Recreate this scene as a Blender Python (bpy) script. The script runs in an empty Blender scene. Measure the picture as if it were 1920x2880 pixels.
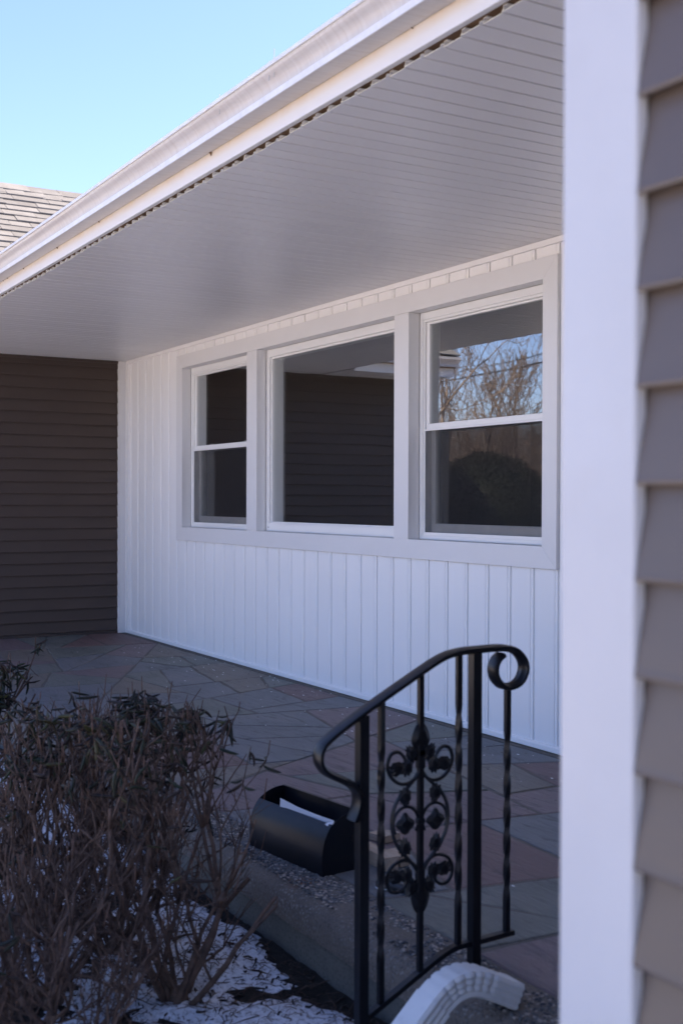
import bpy, bmesh, math, random
from mathutils import Vector, Matrix, noise
rnd = random.Random(7)
S = bpy.context.scene
COL = S.collection
PI = math.pi

# ------------------------------------------------------------------ camera
cd = bpy.data.cameras.new('camera'); cam = bpy.data.objects.new('camera', cd); COL.objects.link(cam)
yaw, pitch, roll = 0.527839, -0.0096033, 0.00318522
CAM = Vector((10.17067, -3.68473, 1.19572))
F = Vector((-math.cos(yaw)*math.cos(pitch), math.sin(yaw)*math.cos(pitch), math.sin(pitch)))
R0 = F.cross(Vector((0, 0, 1))).normalized(); U0 = R0.cross(F)
R = R0*math.cos(roll) + U0*math.sin(roll); U = -R0*math.sin(roll) + U0*math.cos(roll)
cam.matrix_world = Matrix.Translation(CAM) @ Matrix((R, U, -F)).transposed().to_4x4()
cd.sensor_fit = 'VERTICAL'; cd.sensor_height = 36; cd.sensor_width = 24
cd.lens = 41.549; cd.clip_start = 0.05; cd.clip_end = 3000
cd.dof.use_dof = True; cd.dof.focus_distance = 6.3; cd.dof.aperture_fstop = 4.2
S.camera = cam

# ------------------------------------------------------------------ light
SUN_EL, SUN_DIR = math.radians(50), Vector((0.30, 0.954))       # sun stands behind the house
SUN_DIR.normalize()
w = bpy.data.worlds.new('World'); S.world = w; w.use_nodes = True
wn = w.node_tree; bg = wn.nodes['Background']
sky = wn.nodes.new('ShaderNodeTexSky'); sky.sky_type = 'NISHITA'; sky.sun_disc = False
sky.sun_elevation = SUN_EL; sky.sun_rotation = math.atan2(SUN_DIR.x, SUN_DIR.y)
sky.air_density = 1.0; sky.dust_density = 1.2; sky.ozone_density = 1.3; sky.altitude = 100
tn = wn.nodes.new('ShaderNodeMix'); tn.data_type = 'RGBA'; tn.blend_type = 'MULTIPLY'; tn.inputs[0].default_value = 1; tn.inputs[7].default_value = (0.87, 0.885, 1.14, 1)
wn.links.new(sky.outputs[0], tn.inputs[6]); wn.links.new(tn.outputs[2], bg.inputs[0]); bg.inputs[1].default_value = 0.106
sl = bpy.data.lights.new('sun', 'SUN'); so = bpy.data.objects.new('sun', sl); COL.objects.link(so)
sl.energy = 5.0; sl.angle = math.radians(0.53); sl.color = (1.0, 0.81, 0.58)
sv = Vector((SUN_DIR.x*math.cos(SUN_EL), SUN_DIR.y*math.cos(SUN_EL), math.sin(SUN_EL)))
so.rotation_euler = sv.to_track_quat('Z', 'Y').to_euler()
S.view_settings.view_transform = 'Standard'; S.view_settings.look = 'None'
S.view_settings.gamma = 1; S.view_settings.use_curve_mapping = False
S.view_settings.exposure = 1.74

# ------------------------------------------------------------------ helpers
def tag(o, label=None, cat=None, group=None, kind=None):
    if label: o['label'] = label
    if cat: o['category'] = cat
    if group: o['group'] = group
    if kind: o['kind'] = kind
    return o
def empty(name, loc=(0, 0, 0), label=None, cat=None, group=None, kind=None):
    o = bpy.data.objects.new(name, None); COL.objects.link(o); o.location = loc
    o.empty_display_size = 0.1
    return tag(o, label, cat, group, kind)
def link(name, me, parent=None, loc=None, rot=None):
    o = bpy.data.objects.new(name, me); COL.objects.link(o)
    if parent is not None: o.parent = parent
    if loc is not None: o.location = loc
    if rot is not None: o.rotation_euler = rot
    return o
class MB:
    def __init__(s): s.v = []; s.f = []; s.mi = []; s.cur = 0
    def add(s, vs, fs):
        n = len(s.v); s.v += [tuple(v) for v in vs]
        for f in fs: s.f.append(tuple(i+n for i in f)); s.mi.append(s.cur)
    def box(s, x0, x1, y0, y1, z0, z1):
        s.add([(x0,y0,z0),(x1,y0,z0),(x1,y1,z0),(x0,y1,z0),(x0,y0,z1),(x1,y0,z1),(x1,y1,z1),(x0,y1,z1)],
              [(3,2,1,0),(4,5,6,7),(0,1,5,4),(1,2,6,5),(2,3,7,6),(3,0,4,7)])
    def prism(s, prof, f0, f1, cap=True):
        """prof: list of 2D points; f0,f1 map a 2D point to 3D at either end"""
        n = len(prof); vs = [f0(p) for p in prof] + [f1(p) for p in prof]
        fs = [(i, (i+1) % n, n+(i+1) % n, n+i) for i in range(n)]
        if cap: fs += [tuple(range(n-1, -1, -1)), tuple(range(n, 2*n))]
        s.add(vs, fs)
    def strip(s, prof, f0, f1):
        n = len(prof); vs = [f0(p) for p in prof] + [f1(p) for p in prof]
        s.add(vs, [(i, i+1, n+i+1, n+i) for i in range(n-1)])
    def tube(s, pts, rad, n=6, cap=True):
        pts = [Vector(p) for p in pts]
        if not hasattr(rad, '__len__'): rad = [rad]*len(pts)
        t0 = (pts[1]-pts[0]).normalized()
        a = t0.orthogonal().normalized()
        vs = []
        for i, p in enumerate(pts):
            t = (pts[min(i+1, len(pts)-1)]-pts[max(i-1, 0)])
            t = t.normalized() if t.length > 1e-9 else t0
            a = (a - t*a.dot(t)); a = a.normalized() if a.length > 1e-6 else t.orthogonal().normalized()
            b = t.cross(a)
            for k in range(n):
                an = 2*PI*k/n
                vs.append(p + (a*math.cos(an)+b*math.sin(an))*rad[i])
        fs = []
        for i in range(len(pts)-1):
            for k in range(n):
                fs.append((i*n+k, i*n+(k+1) % n, (i+1)*n+(k+1) % n, (i+1)*n+k))
        if cap: fs += [tuple(range(n-1, -1, -1)), tuple((len(pts)-1)*n+k for k in range(n))]
        s.add(vs, fs)
    def sweepx(s, pts, sec):
        """sweep a section (across x, in-plane normal) along a path of (y, z) points lying in a plane x=const (pts are 3D)"""
        pts = [Vector(p) for p in pts]; n = len(sec); vs = []
        X = Vector((1, 0, 0))
        for i, p in enumerate(pts):
            t = (pts[min(i+1, len(pts)-1)]-pts[max(i-1, 0)]).normalized()
            nn = t.cross(X).normalized()
            for (a, b) in sec: vs.append(p + X*a + nn*b)
        fs = [(i*n+k, i*n+(k+1) % n, (i+1)*n+(k+1) % n, (i+1)*n+k) for i in range(len(pts)-1) for k in range(n)]
        fs += [tuple(range(n-1, -1, -1)), tuple((len(pts)-1)*n+k for k in range(n))]
        s.add(vs, fs)
    def mesh(s, name, mats, smooth=False, fix=True):
        me = bpy.data.meshes.new(name); me.from_pydata(s.v, [], s.f)
        if not isinstance(mats, (list, tuple)): mats = [mats]
        for m in mats: me.materials.append(m)
        if len(mats) > 1: me.polygons.foreach_set('material_index', s.mi)
        if fix:
            bm = bmesh.new(); bm.from_mesh(me); bmesh.ops.recalc_face_normals(bm, faces=bm.faces); bm.to_mesh(me); bm.free()
        if smooth:
            me.polygons.foreach_set('use_smooth', [True]*len(me.polygons))
            if smooth != 'all':
                try: me.set_sharp_from_angle(angle=math.radians(38))
                except Exception: pass
        me.update(); return me
    def obj(s, name, mats, parent=None, smooth=False, bevel=0, loc=None, fix=True):
        o = link(name, s.mesh(name, mats, smooth, fix), parent, loc)
        if bevel:
            m = o.modifiers.new('bevel', 'BEVEL'); m.width = bevel; m.segments = 2; m.limit_method = 'ANGLE'; m.angle_limit = math.radians(40)
        return o
def catmull(pts, n=6):
    pts = [Vector(p) for p in pts]; out = []
    for i in range(len(pts)-1):
        p0 = pts[max(i-1, 0)]; p1 = pts[i]; p2 = pts[i+1]; p3 = pts[min(i+2, len(pts)-1)]
        for k in range(n):
            t = k/n
            out.append(0.5*((2*p1)+(p2-p0)*t+(2*p0-5*p1+4*p2-p3)*t*t+(3*p1-p0-3*p2+p3)*t**3))
    out.append(pts[-1]); return out

# ------------------------------------------------------------------ materials
def srgb(r, g, b):
    f = lambda c: (c/255/12.92) if c/255 <= 0.04045 else ((c/255+0.055)/1.055)**2.4
    return (f(r), f(g), f(b), 1)
def lin(r, g, b): return (r, g, b, 1)
class NT:
    def __init__(s, name):
        s.m = bpy.data.materials.new(name); s.m.use_nodes = True; s.t = s.m.node_tree
        s.p = s.t.nodes['Principled BSDF']; s.out = s.t.nodes['Material Output']
    def n(s, ty, **kw):
        nd = s.t.nodes.new(ty)
        for k, v in kw.items(): setattr(nd, k, v)
        return nd
    def l(s, a, b): s.t.links.new(a, b)
    def set(s, nd, **kw):
        for k, v in kw.items(): nd.inputs[k.replace('_', ' ')].default_value = v
        return nd
    def coords(s, scale=(1, 1, 1), random_offset=False):
        tc = s.n('ShaderNodeTexCoord'); mp = s.n('ShaderNodeMapping'); mp.inputs['Scale'].default_value = scale
        s.l(tc.outputs['Object'], mp.inputs['Vector'])
        if random_offset:
            oi = s.n('ShaderNodeObjectInfo'); vm = s.n('ShaderNodeVectorMath', operation='SCALE')
            vm.inputs[0].default_value = (37.1, 17.3, 51.7); s.l(oi.outputs['Random'], vm.inputs['Scale'])
            s.l(vm.outputs[0], mp.inputs['Location'])
        return mp.outputs[0]
    def noise(s, vec, scale, detail=4, rough=0.55, dist=0):
        nd = s.n('ShaderNodeTexNoise'); nd.inputs['Scale'].default_value = scale; nd.inputs['Detail'].default_value = detail
        nd.inputs['Roughness'].default_value = rough; nd.inputs['Distortion'].default_value = dist
        s.l(vec, nd.inputs['Vector']); return nd.outputs['Fac']
    def ramp(s, fac, stops):
        r = s.n('ShaderNodeValToRGB'); e = r.color_ramp.elements
        while len(e) < len(stops): e.new(0.5)
        for i, (p, c) in enumerate(stops): e[i].position = p; e[i].color = c
        s.l(fac, r.inputs[0]); return r.outputs[0]
    def mix(s, fac, a, b, mode='MIX'):
        m = s.n('ShaderNodeMix', data_type='RGBA', blend_type=mode)
        for sock, val in ((m.inputs[0], fac), (m.inputs[6], a), (m.inputs[7], b)):
            if hasattr(val, 'is_output'): s.l(val, sock)
            elif sock == m.inputs[0]: sock.default_value = val
            else: sock.default_value = val
        return m.outputs[2]
    def bump(s, h, strength=0.2, dist=0.01, prev=None):
        b = s.n('ShaderNodeBump'); b.inputs['Strength'].default_value = strength; b.inputs['Distance'].default_value = dist
        s.l(h, b.inputs['Height'])
        if prev: s.l(prev, b.inputs['Normal'])
        return b.outputs[0]
    def done(s, color=None, rough=0.5, spec=0.5, normal=None, metal=0, **kw):
        p = s.p
        if color is not None:
            if hasattr(color, 'is_output'): s.l(color, p.inputs['Base Color'])
            else: p.inputs['Base Color'].default_value = color
        if hasattr(rough, 'is_output'): s.l(rough, p.inputs['Roughness'])
        else: p.inputs['Roughness'].default_value = rough
        p.inputs['Specular IOR Level'].default_value = spec; p.inputs['Metallic'].default_value = metal
        if normal is not None: s.l(normal, p.inputs['Normal'])
        for k, v in kw.items(): p.inputs[k.replace('_', ' ')].default_value = v
        return s.m
def painted(name, c, var=0.06, rough=0.4, spec=0.5, grain=(3, 3, 60), bump=0.05, rscale=2.0, dirt=0.0, dirtcol=(0.25, 0.2, 0.15, 1), bd=0.002):
    t = NT(name); v = t.coords(random_offset=True); vg = t.coords(scale=grain, random_offset=True)
    n1 = t.noise(v, rscale, 4)
    lo = tuple(x*(1-var) for x in c[:3])+(1,); hi = tuple(min(1, x*(1+var)) for x in c[:3])+(1,)
    colr = t.ramp(n1, [(0.3, lo), (0.7, hi)])
    if dirt:
        n2 = t.noise(v, rscale*3.1, 8, 0.7)
        f = t.ramp(n2, [(0.52, (0, 0, 0, 1)), (0.75, (dirt, dirt, dirt, 1))])
        colr = t.mix(f, colr, dirtcol)
    n3 = t.noise(vg, 1.0, 3)
    r = t.ramp(t.noise(v, rscale*2.3, 5), [(0.3, (rough*0.94,)*3+(1,)), (0.7, (min(1, rough*1.1),)*3+(1,))])
    return t.done(colr, r, spec, t.bump(n3, bump, bd))
M = {}
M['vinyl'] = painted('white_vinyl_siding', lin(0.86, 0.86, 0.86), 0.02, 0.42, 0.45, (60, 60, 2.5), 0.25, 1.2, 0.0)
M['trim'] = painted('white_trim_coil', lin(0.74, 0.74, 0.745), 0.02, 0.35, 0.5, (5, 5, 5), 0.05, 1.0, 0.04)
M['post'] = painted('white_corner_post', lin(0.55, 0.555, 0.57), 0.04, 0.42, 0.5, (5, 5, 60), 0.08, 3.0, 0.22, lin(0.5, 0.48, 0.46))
M['frame'] = painted('white_window_vinyl', lin(0.80, 0.80, 0.79), 0.015, 0.3, 0.5, (5, 5, 5), 0.03)
M['ceiling'] = painted('white_ceiling_vinyl', lin(0.72, 0.72, 0.73), 0.03, 0.35, 0.55, (40, 2, 40), 0.02, 1.5, 0.0)
M['slat_end'] = painted('cut_vinyl_edge', lin(0.62, 0.58, 0.48), 0.1, 0.6, 0.3)
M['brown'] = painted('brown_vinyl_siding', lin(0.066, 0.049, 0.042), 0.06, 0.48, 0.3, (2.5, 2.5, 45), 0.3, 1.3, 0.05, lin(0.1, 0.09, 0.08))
M['brown_near'] = painted('lit_brown_vinyl_siding', lin(0.118, 0.094, 0.080), 0.05, 0.40, 0.5, (2.5, 2.5, 45), 0.3, 1.3)  # same brown siding, colour lightened for the stronger light on the near walls
M['iron'] = painted('black_painted_iron', lin(0.006, 0.007, 0.010), 0.2, 0.36, 0.38, (30, 30, 30), 0.25, 14, 0.15, lin(0.03, 0.022, 0.018))
M['mailbox'] = painted('black_sheet_metal', lin(0.005, 0.007, 0.012), 0.2, 0.36, 0.3, (10, 10, 10), 0.1, 9, 0.35, lin(0.035, 0.022, 0.018))
M['paper'] = painted('white_paper', lin(0.75, 0.76, 0.8), 0.03, 0.7, 0.2)
M['wood'] = None
M['dark_plastic'] = painted('dark_plastic', lin(0.02, 0.022, 0.028), 0.2, 0.35)
M['interior'] = painted('interior_wall_paint', lin(0.20, 0.18, 0.16), 0.05, 0.8, 0.2)
M['interior_floor'] = painted('interior_floorboards', lin(0.10, 0.05, 0.03), 0.2, 0.5)
M['timber'] = painted('old_soffit_timber', lin(0.16, 0.10, 0.06), 0.4, 0.8, 0.2, (3, 60, 60), 0.5, 8)
M['screwmetal'] = painted('galvanised_metal', lin(0.4, 0.42, 0.42), 0.1, 0.4)

# gutter: streaked white aluminium
t = NT('gutter_aluminium'); v = t.coords(); vs_ = t.coords(scale=(55, 2, 2))
st = t.noise(vs_, 1.0, 6, 0.65); big = t.noise(v, 1.2, 4)
c = t.ramp(st, [(0.30, lin(0.50, 0.47, 0.45)), (0.55, lin(0.57, 0.555, 0.55)), (0.8, lin(0.61, 0.60, 0.60))])
c = t.mix(t.ramp(big, [(0.45, (0, 0, 0, 1)), (0.8, (0.35,)*3+(1,))]), c, lin(0.42, 0.36, 0.32))
M['gutter'] = t.done(c, 0.33, 0.5, t.bump(st, 0.06, 0.002))
t = NT('gutter_lip_aluminium'); v = t.coords(scale=(9, 9, 9))
M['lip'] = t.done(t.ramp(t.noise(v, 2, 6, 0.7), [(0.35, lin(0.66, 0.67, 0.69)), (0.7, lin(0.78, 0.79, 0.8))]), 0.3, 0.5)
# fascia: warm reflection of the sunlit yard painted as a tan band along its top
t = NT('fascia_aluminium'); tc = t.n('ShaderNodeTexCoord'); sp = t.n('ShaderNodeSeparateXYZ'); t.l(tc.outputs['Object'], sp.inputs[0])
mr = t.n('ShaderNodeMapRange'); t.l(sp.outputs['Z'], mr.inputs['Value']); mr.inputs['From Min'].default_value = 2.485; mr.inputs['From Max'].default_value = 2.522
nz = t.noise(t.coords(scale=(9, 1, 3)), 1.0, 6, 0.7)
ad = t.n('ShaderNodeMath', operation='MULTIPLY'); t.l(mr.outputs[0], ad.inputs[0])
mm = t.n('ShaderNodeMapRange'); t.l(nz, mm.inputs['Value']); mm.inputs['From Min'].default_value = 0.25; mm.inputs['From Max'].default_value = 0.6; mm.inputs['To Min'].default_value = 0.35
t.l(mm.outputs[0], ad.inputs[1])
c = t.mix(ad.outputs[0], lin(0.74, 0.74, 0.75), lin(0.70, 0.60, 0.48))
M['fascia'] = t.done(c, 0.32, 0.5)
# shingles
def shingle_mat(name, a, b):
    t = NT(name); v = t.coords(random_offset=True)
    oi = t.n('ShaderNodeObjectInfo')
    g = t.noise(v, 160, 3, 0.8); big = t.noise(v, 5, 4)
    c = t.mix(oi.outputs['Random'], a, b)
    c = t.mix(t.ramp(g, [(0.35, (0, 0, 0, 1)), (0.7, (0.6,)*3+(1,))]), c, lin(0.24, 0.23, 0.225))
    c = t.mix(t.ramp(big, [(0.4, (0, 0, 0, 1)), (0.8, (0.4,)*3+(1,))]), c, lin(0.07, 0.063, 0.06))
    return t.done(c, 0.9, 0.2, t.bump(g, 0.6, 0.004))
M['shingle'] = shingle_mat('asphalt_shingle', lin(0.125, 0.130, 0.138), lin(0.18, 0.186, 0.196))
# concrete / aggregate
def concrete(name, c1, c2, pebbles=False, stain=None):
    t = NT(name); v = t.coords(random_offset=False)
    n1 = t.noise(v, 3.1, 8, 0.65); n2 = t.noise(v, 120, 4, 0.7)
    c = t.ramp(n1, [(0.3, c1), (0.7, c2)])
    c = t.mix(t.ramp(n2, [(0.35, (0.55,)*3+(1,)), (0.5, (0, 0, 0, 1))]), c, lin(0.04, 0.038, 0.036))
    nor = t.bump(n2, 0.7, 0.004)
    if pebbles:
        vo = t.n('ShaderNodeTexVoronoi'); t.l(v, vo.inputs['Vector']); vo.inputs['Scale'].default_value = 95
        pc = t.ramp(vo.outputs['Color'], [(0.0, lin(0.05, 0.05, 0.055)), (0.35, lin(0.16, 0.15, 0.145)), (0.7, lin(0.30, 0.28, 0.26)), (1.0, lin(0.10, 0.085, 0.075))])
        f = t.ramp(vo.outputs['Distance'], [(0.30, (1, 1, 1, 1)), (0.5, (0, 0, 0, 1))])
        patch = t.ramp(t.noise(v, 4.5, 5, 0.7), [(0.42, (0, 0, 0, 1)), (0.56, (0.85,)*3+(1,))])
        ff = t.n('ShaderNodeMath', operation='MULTIPLY'); t.l(f, ff.inputs[0]); t.l(patch, ff.inputs[1])
        c = t.mix(ff.outputs[0], c, pc); nor = t.bump(f, 0.8, 0.004, nor)
    if stain:
        for (sx, sy, sz, rad, colr) in stain:
            tc = t.n('ShaderNodeTexCoord'); d = t.n('ShaderNodeVectorMath', operation='DISTANCE'); t.l(tc.outputs['Object'], d.inputs[0]); d.inputs[1].default_value = (sx, sy, sz)
            nn = t.noise(v, 22, 5, 0.7); a = t.n('ShaderNodeMath', operation='MULTIPLY_ADD'); t.l(nn, a.inputs[0]); a.inputs[1].default_value = rad*1.4; t.l(d.outputs['Value'], a.inputs[2])
            c = t.mix(t.ramp(a.outputs[0], [(rad*0.9, (0.8,)*3+(1,)), (rad*1.7, (0, 0, 0, 1))]), c, colr)
    return t.done(c, 0.85, 0.3, nor)
M['aggregate'] = concrete('exposed_aggregate_concrete', lin(0.12, 0.102, 0.088), lin(0.20, 0.170, 0.145), True, [(6.93, -1.92, 0, 0.06, lin(0.16, 0.06, 0.02))])
M['concrete'] = concrete('rough_concrete', lin(0.09, 0.092, 0.088), lin(0.155, 0.150, 0.138))
M['mortar'] = concrete('joint_mortar', lin(0.115, 0.105, 0.096), lin(0.175, 0.160, 0.146))
def stone(name, a, b, cc):
    t = NT(name); v = t.coords(random_offset=True); vl = t.coords(scale=(1.2, 5, 5), random_offset=True)
    n1 = t.noise(v, 2.2, 6, 0.6, 0.6); n2 = t.noise(vl, 3.0, 8, 0.7, 1.2); n3 = t.noise(v, 40, 5, 0.7)
    c = t.ramp(n1, [(0.3, a), (0.55, b), (0.75, cc)])
    c = t.mix(t.ramp(n3, [(0.40, (0, 0, 0, 1)), (0.72, (0.5,)*3+(1,))]), c, tuple(x*1.6 for x in b[:3])+(1,))
    c = t.mix(t.ramp(n2, [(0.36, (0.6,)*3+(1,)), (0.46, (0, 0, 0, 1))]), c, tuple(x*0.45 for x in a[:3])+(1,))
    sc = t.n('ShaderNodeTexWave'); 
    r = t.ramp(n3, [(0.3, (0.42,)*3+(1,)), (0.7, (0.62,)*3+(1,))])
    return t.done(c, r, 0.4, t.bump(n2, 0.9, 0.018, t.bump(n3, 0.4, 0.003)))
M['stones'] = [stone('green_grey_slate', lin(0.100, 0.106, 0.098), lin(0.134, 0.140, 0.129), lin(0.165, 0.165, 0.153)),
               stone('blue_grey_slate', lin(0.100, 0.106, 0.118), lin(0.136, 0.142, 0.153), lin(0.171, 0.165, 0.165)),
               stone('purple_slate', lin(0.124, 0.092, 0.097), lin(0.159, 0.118, 0.124), lin(0.177, 0.142, 0.142)),
               stone('rust_red_slate', lin(0.124, 0.076, 0.073), lin(0.147, 0.094, 0.092), lin(0.165, 0.124, 0.118)),
               stone('brown_grey_slate', lin(0.118, 0.100, 0.088), lin(0.153, 0.136, 0.118), lin(0.177, 0.159, 0.142))]
# wood offcuts
t = NT('pale_pine'); v = t.coords(scale=(3, 30, 30), random_offset=True); n = t.noise(v, 2, 5, 0.6, 0.8)
M['wood'] = t.done(t.ramp(n, [(0.3, lin(0.33, 0.25, 0.185)), (0.7, lin(0.47, 0.38, 0.30))]), 0.7, 0.3, t.bump(n, 0.2, 0.002))
# soil, snow, lawn
t = NT('dark_mulch'); v = t.coords(); n = t.noise(v, 18, 8, 0.75); n2 = t.noise(v, 90, 4, 0.8)
M['soil'] = t.done(t.ramp(n, [(0.3, lin(0.012, 0.010, 0.009)), (0.6, lin(0.035, 0.028, 0.022)), (0.8, lin(0.07, 0.055, 0.04))]), 0.85, 0.3, t.bump(n, 1.0, 0.03, t.bump(n2, 1.0, 0.008)))
t = NT('old_snow'); v = t.coords(); n = t.noise(v, 60, 6, 0.8); n2 = t.noise(v, 9, 5); n3 = t.noise(t.coords(scale=(40, 90, 40)), 1.6, 3, 0.6)
c = t.ramp(n, [(0.36, lin(0.07, 0.06, 0.055)), (0.45, lin(0.50, 0.53, 0.59)), (0.7, lin(0.74, 0.77, 0.83))])
c = t.mix(t.ramp(n3, [(0.32, (0.9,)*3+(1,)), (0.39, (0, 0, 0, 1))]), c, lin(0.04, 0.032, 0.028))
M['snow'] = t.done(c, 0.55, 0.4, t.bump(n2, 0.5, 0.02, t.bump(n, 0.5, 0.004)))
t = NT('winter_lawn'); v = t.coords(); n = t.noise(v, 0.35, 8, 0.65); n2 = t.noise(v, 25, 6, 0.8)
c = t.ramp(n2, [(0.3, lin(0.32, 0.225, 0.14)), (0.7, lin(0.54, 0.40, 0.27))])
c = t.mix(t.ramp(n, [(0.46, (0, 0, 0, 1)), (0.50, (1, 1, 1, 1))]), c, lin(0.80, 0.80, 0.80))
M['lawn'] = t.done(c, 0.95, 0.1, t.bump(n2, 1.0, 0.03))
t = NT('asphalt_road'); v = t.coords(); n2 = t.noise(v, 60, 6, 0.8)
M['asphalt'] = t.done(t.ramp(n2, [(0.3, lin(0.04, 0.04, 0.042)), (0.7, lin(0.07, 0.068, 0.066))]), 0.9, 0.3, t.bump(n2, 0.5, 0.005))
# plants
def bark(name, a, b, s=30):
    t = NT(name); v = t.coords(random_offset=True); n = t.noise(v, s, 5, 0.7)
    return t.done(t.ramp(n, [(0.3, a), (0.7, b)]), 0.8, 0.25, t.bump(n, 0.5, 0.003))
M['twig'] = bark('shrub_bark', lin(0.046, 0.030, 0.024), lin(0.155, 0.100, 0.076))
M['tip'] = bark('young_twig_bark', lin(0.10, 0.060, 0.045), lin(0.16, 0.095, 0.07))
M['bark'] = bark('tree_bark', lin(0.13, 0.105, 0.09), lin(0.24, 0.19, 0.16), 4)
M['barkred'] = bark('reddish_twig_bark', lin(0.26, 0.19, 0.155), lin(0.38, 0.29, 0.24), 4)
def leafmat(name, a, b):
    t = NT(name); v = t.coords(random_offset=True); n = t.noise(v, 25, 4)
    oi = t.n('ShaderNodeObjectInfo'); c = t.mix(oi.outputs['Random'], a, b)
    c = t.mix(t.ramp(n, [(0.35, (0, 0, 0, 1)), (0.75, (0.5,)*3+(1,))]), c, lin(0.05, 0.03, 0.02))
    return t.done(c, 0.5, 0.25, t.bump(n, 0.3, 0.002))
M['leafA'] = leafmat('dark_green_leaf', lin(0.007, 0.013, 0.010), lin(0.018, 0.030, 0.012))
M['leafB'] = leafmat('purple_brown_leaf', lin(0.012, 0.009, 0.009), lin(0.024, 0.015, 0.012))
M['leafC'] = leafmat('olive_leaf', lin(0.045, 0.055, 0.015), lin(0.06, 0.05, 0.02))
M['yew'] = leafmat('yew_foliage', lin(0.012, 0.022, 0.012), lin(0.02, 0.035, 0.018))
# glass: double reflection off clear panes
def glass(name, f0, wav=0.02):
    t = NT(name); t.t.nodes.remove(t.p)
    lw = t.n('ShaderNodeLayerWeight'); lw.inputs['Blend'].default_value = 0.5
    pw = t.n('ShaderNodeMath', operation='POWER'); t.l(lw.outputs['Facing'], pw.inputs[0]); pw.inputs[1].default_value = 2.6
    mr = t.n('ShaderNodeMapRange'); t.l(pw.outputs[0], mr.inputs['Value']); mr.inputs['To Min'].default_value = f0; mr.inputs['To Max'].default_value = 1.0
    gl = t.n('ShaderNodeBsdfGlossy'); gl.inputs['Roughness'].default_value = 0.004; gl.inputs['Color'].default_value = (0.95, 0.97, 1, 1)
    tr = t.n('ShaderNodeBsdfTransparent'); tr.inputs['Color'].default_value = (0.86, 0.88, 0.87, 1)
    v = t.coords(scale=(1, 1, 1.7), random_offset=True); n = t.noise(v, 3.2, 2, 0.4); t.l(t.bump(n, wav, 0.05), gl.inputs['Normal'])
    mx = t.n('ShaderNodeMixShader'); t.l(mr.outputs[0], mx.inputs[0]); t.l(tr.outputs[0], mx.inputs[1]); t.l(gl.outputs[0], mx.inputs[2])
    t.l(mx.outputs[0], t.out.inputs['Surface']); return t.m
M['glass'] = glass('window_glass', 0.12, 0.004)
t = NT('insect_mesh'); t.t.nodes.remove(t.p)
tr = t.n('ShaderNodeBsdfTransparent'); df = t.n('ShaderNodeBsdfDiffuse'); df.inputs['Color'].default_value = lin(0.045, 0.044, 0.046)
wa = t.n('ShaderNodeTexNoise'); wa.inputs['Scale'].default_value = 14; tc = t.coords(); t.l(tc, wa.inputs['Vector'])
mr = t.n('ShaderNodeMapRange'); t.l(wa.outputs['Fac'], mr.inputs['Value']); mr.inputs['To Min'].default_value = 0.26; mr.inputs['To Max'].default_value = 0.34
mx = t.n('ShaderNodeMixShader'); t.l(mr.outputs[0], mx.inputs[0]); t.l(tr.outputs[0], mx.inputs[1]); t.l(df.outputs[0], mx.inputs[2]); t.l(mx.outputs[0], t.out.inputs['Surface'])
M['screen'] = t.m

# ================================================================== SETTING
GZ = -0.21
# one sheet of ground to the horizon
mb = MB(); n = 40
def gh(x, y):
    d = math.hypot(x-5, y+2)
    return GZ - 0.004 + (0.6*noise.noise(Vector((x*0.02, y*0.02, 3))) * min(1, max(0, (d-14)/40)))
xs = sorted(set([-900, -500, -250, -150] + [-100+5*i for i in range(41)] + [150, 250, 500, 900]))
for i in range(len(xs)-1):
    for j in range(len(xs)-1):
        a, b, c, d = (xs[i], xs[j]), (xs[i+1], xs[j]), (xs[i+1], xs[j+1]), (xs[i], xs[j+1])
        mb.add([(p[0], p[1], gh(*p)) for p in (a, b, c, d)], [(0, 1, 2, 3)])
o = mb.obj('ground', M['lawn'], smooth='all'); tag(o, kind='structure')
# road across the yard, seen only in the glass
mb = MB()
for k in range(60):
    x0, x1 = -150+5*k, -145+5*k
    mb.add([(x0, -38, gh(x0, -38)+0.03), (x1, -38, gh(x1, -38)+0.03), (x1, -31, gh(x1, -31)+0.03), (x0, -31, gh(x0, -31)+0.03)], [(0, 1, 2, 3)])
tag(mb.obj('road', M['asphalt']), kind='structure')
# garden bed soil and the old snow on it
def grid(name, x0, x1, y0, y1, st, hf, mat):
    nx, ny = int((x1-x0)/st), int((y1-y0)/st); vs = []; fs = []
    for j in range(ny+1):
        for i in range(nx+1):
            x = x0+(x1-x0)*i/nx; y = y0+(y1-y0)*j/ny; vs.append((x, y, hf(x, y)))
    for j in range(ny):
        for i in range(nx): a = j*(nx+1)+i; fs.append((a, a+1, a+nx+2, a+nx+1))
    me = bpy.data.meshes.new(name); me.from_pydata(vs, [], fs); me.materials.append(mat)
    me.polygons.foreach_set('use_smooth', [True]*len(fs)); return link(name, me)
def soil_h(x, y):
    return GZ + 0.012*noise.noise(Vector((x*6, y*6, 0))) + 0.006*noise.noise(Vector((x*25, y*25, 5))) + 0.012
def snow_h(x, y):
    m = noise.noise(Vector((x*2.3, y*2.3, 11))) + 0.6*noise.noise(Vector((x*6, y*6, 4))) + 0.35*noise.noise(Vector((x*19, y*19, 8)))+0.2*noise.noise(Vector((x*50, y*50, 2)))
    e = min(1.0, max(-1.0, (-2.050-y)*22)) # bare strip along the slab
    b = m*0.9 + 0.24 + 0.25*min(1, max(0, (x-7.2)*3)) + 0.22*min(1, max(0, (y+2.45)*5)) + min(0, (e-1))*0.5
    return GZ + 0.012 + 0.022*math.tanh(b*2.2) + 0.004*noise.noise(Vector((x*30, y*30, 0)))
tag(grid('garden_soil', 1.0, 9.3, -4.6, -1.99, 0.03, soil_h, M['soil']), kind='structure')
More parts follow.
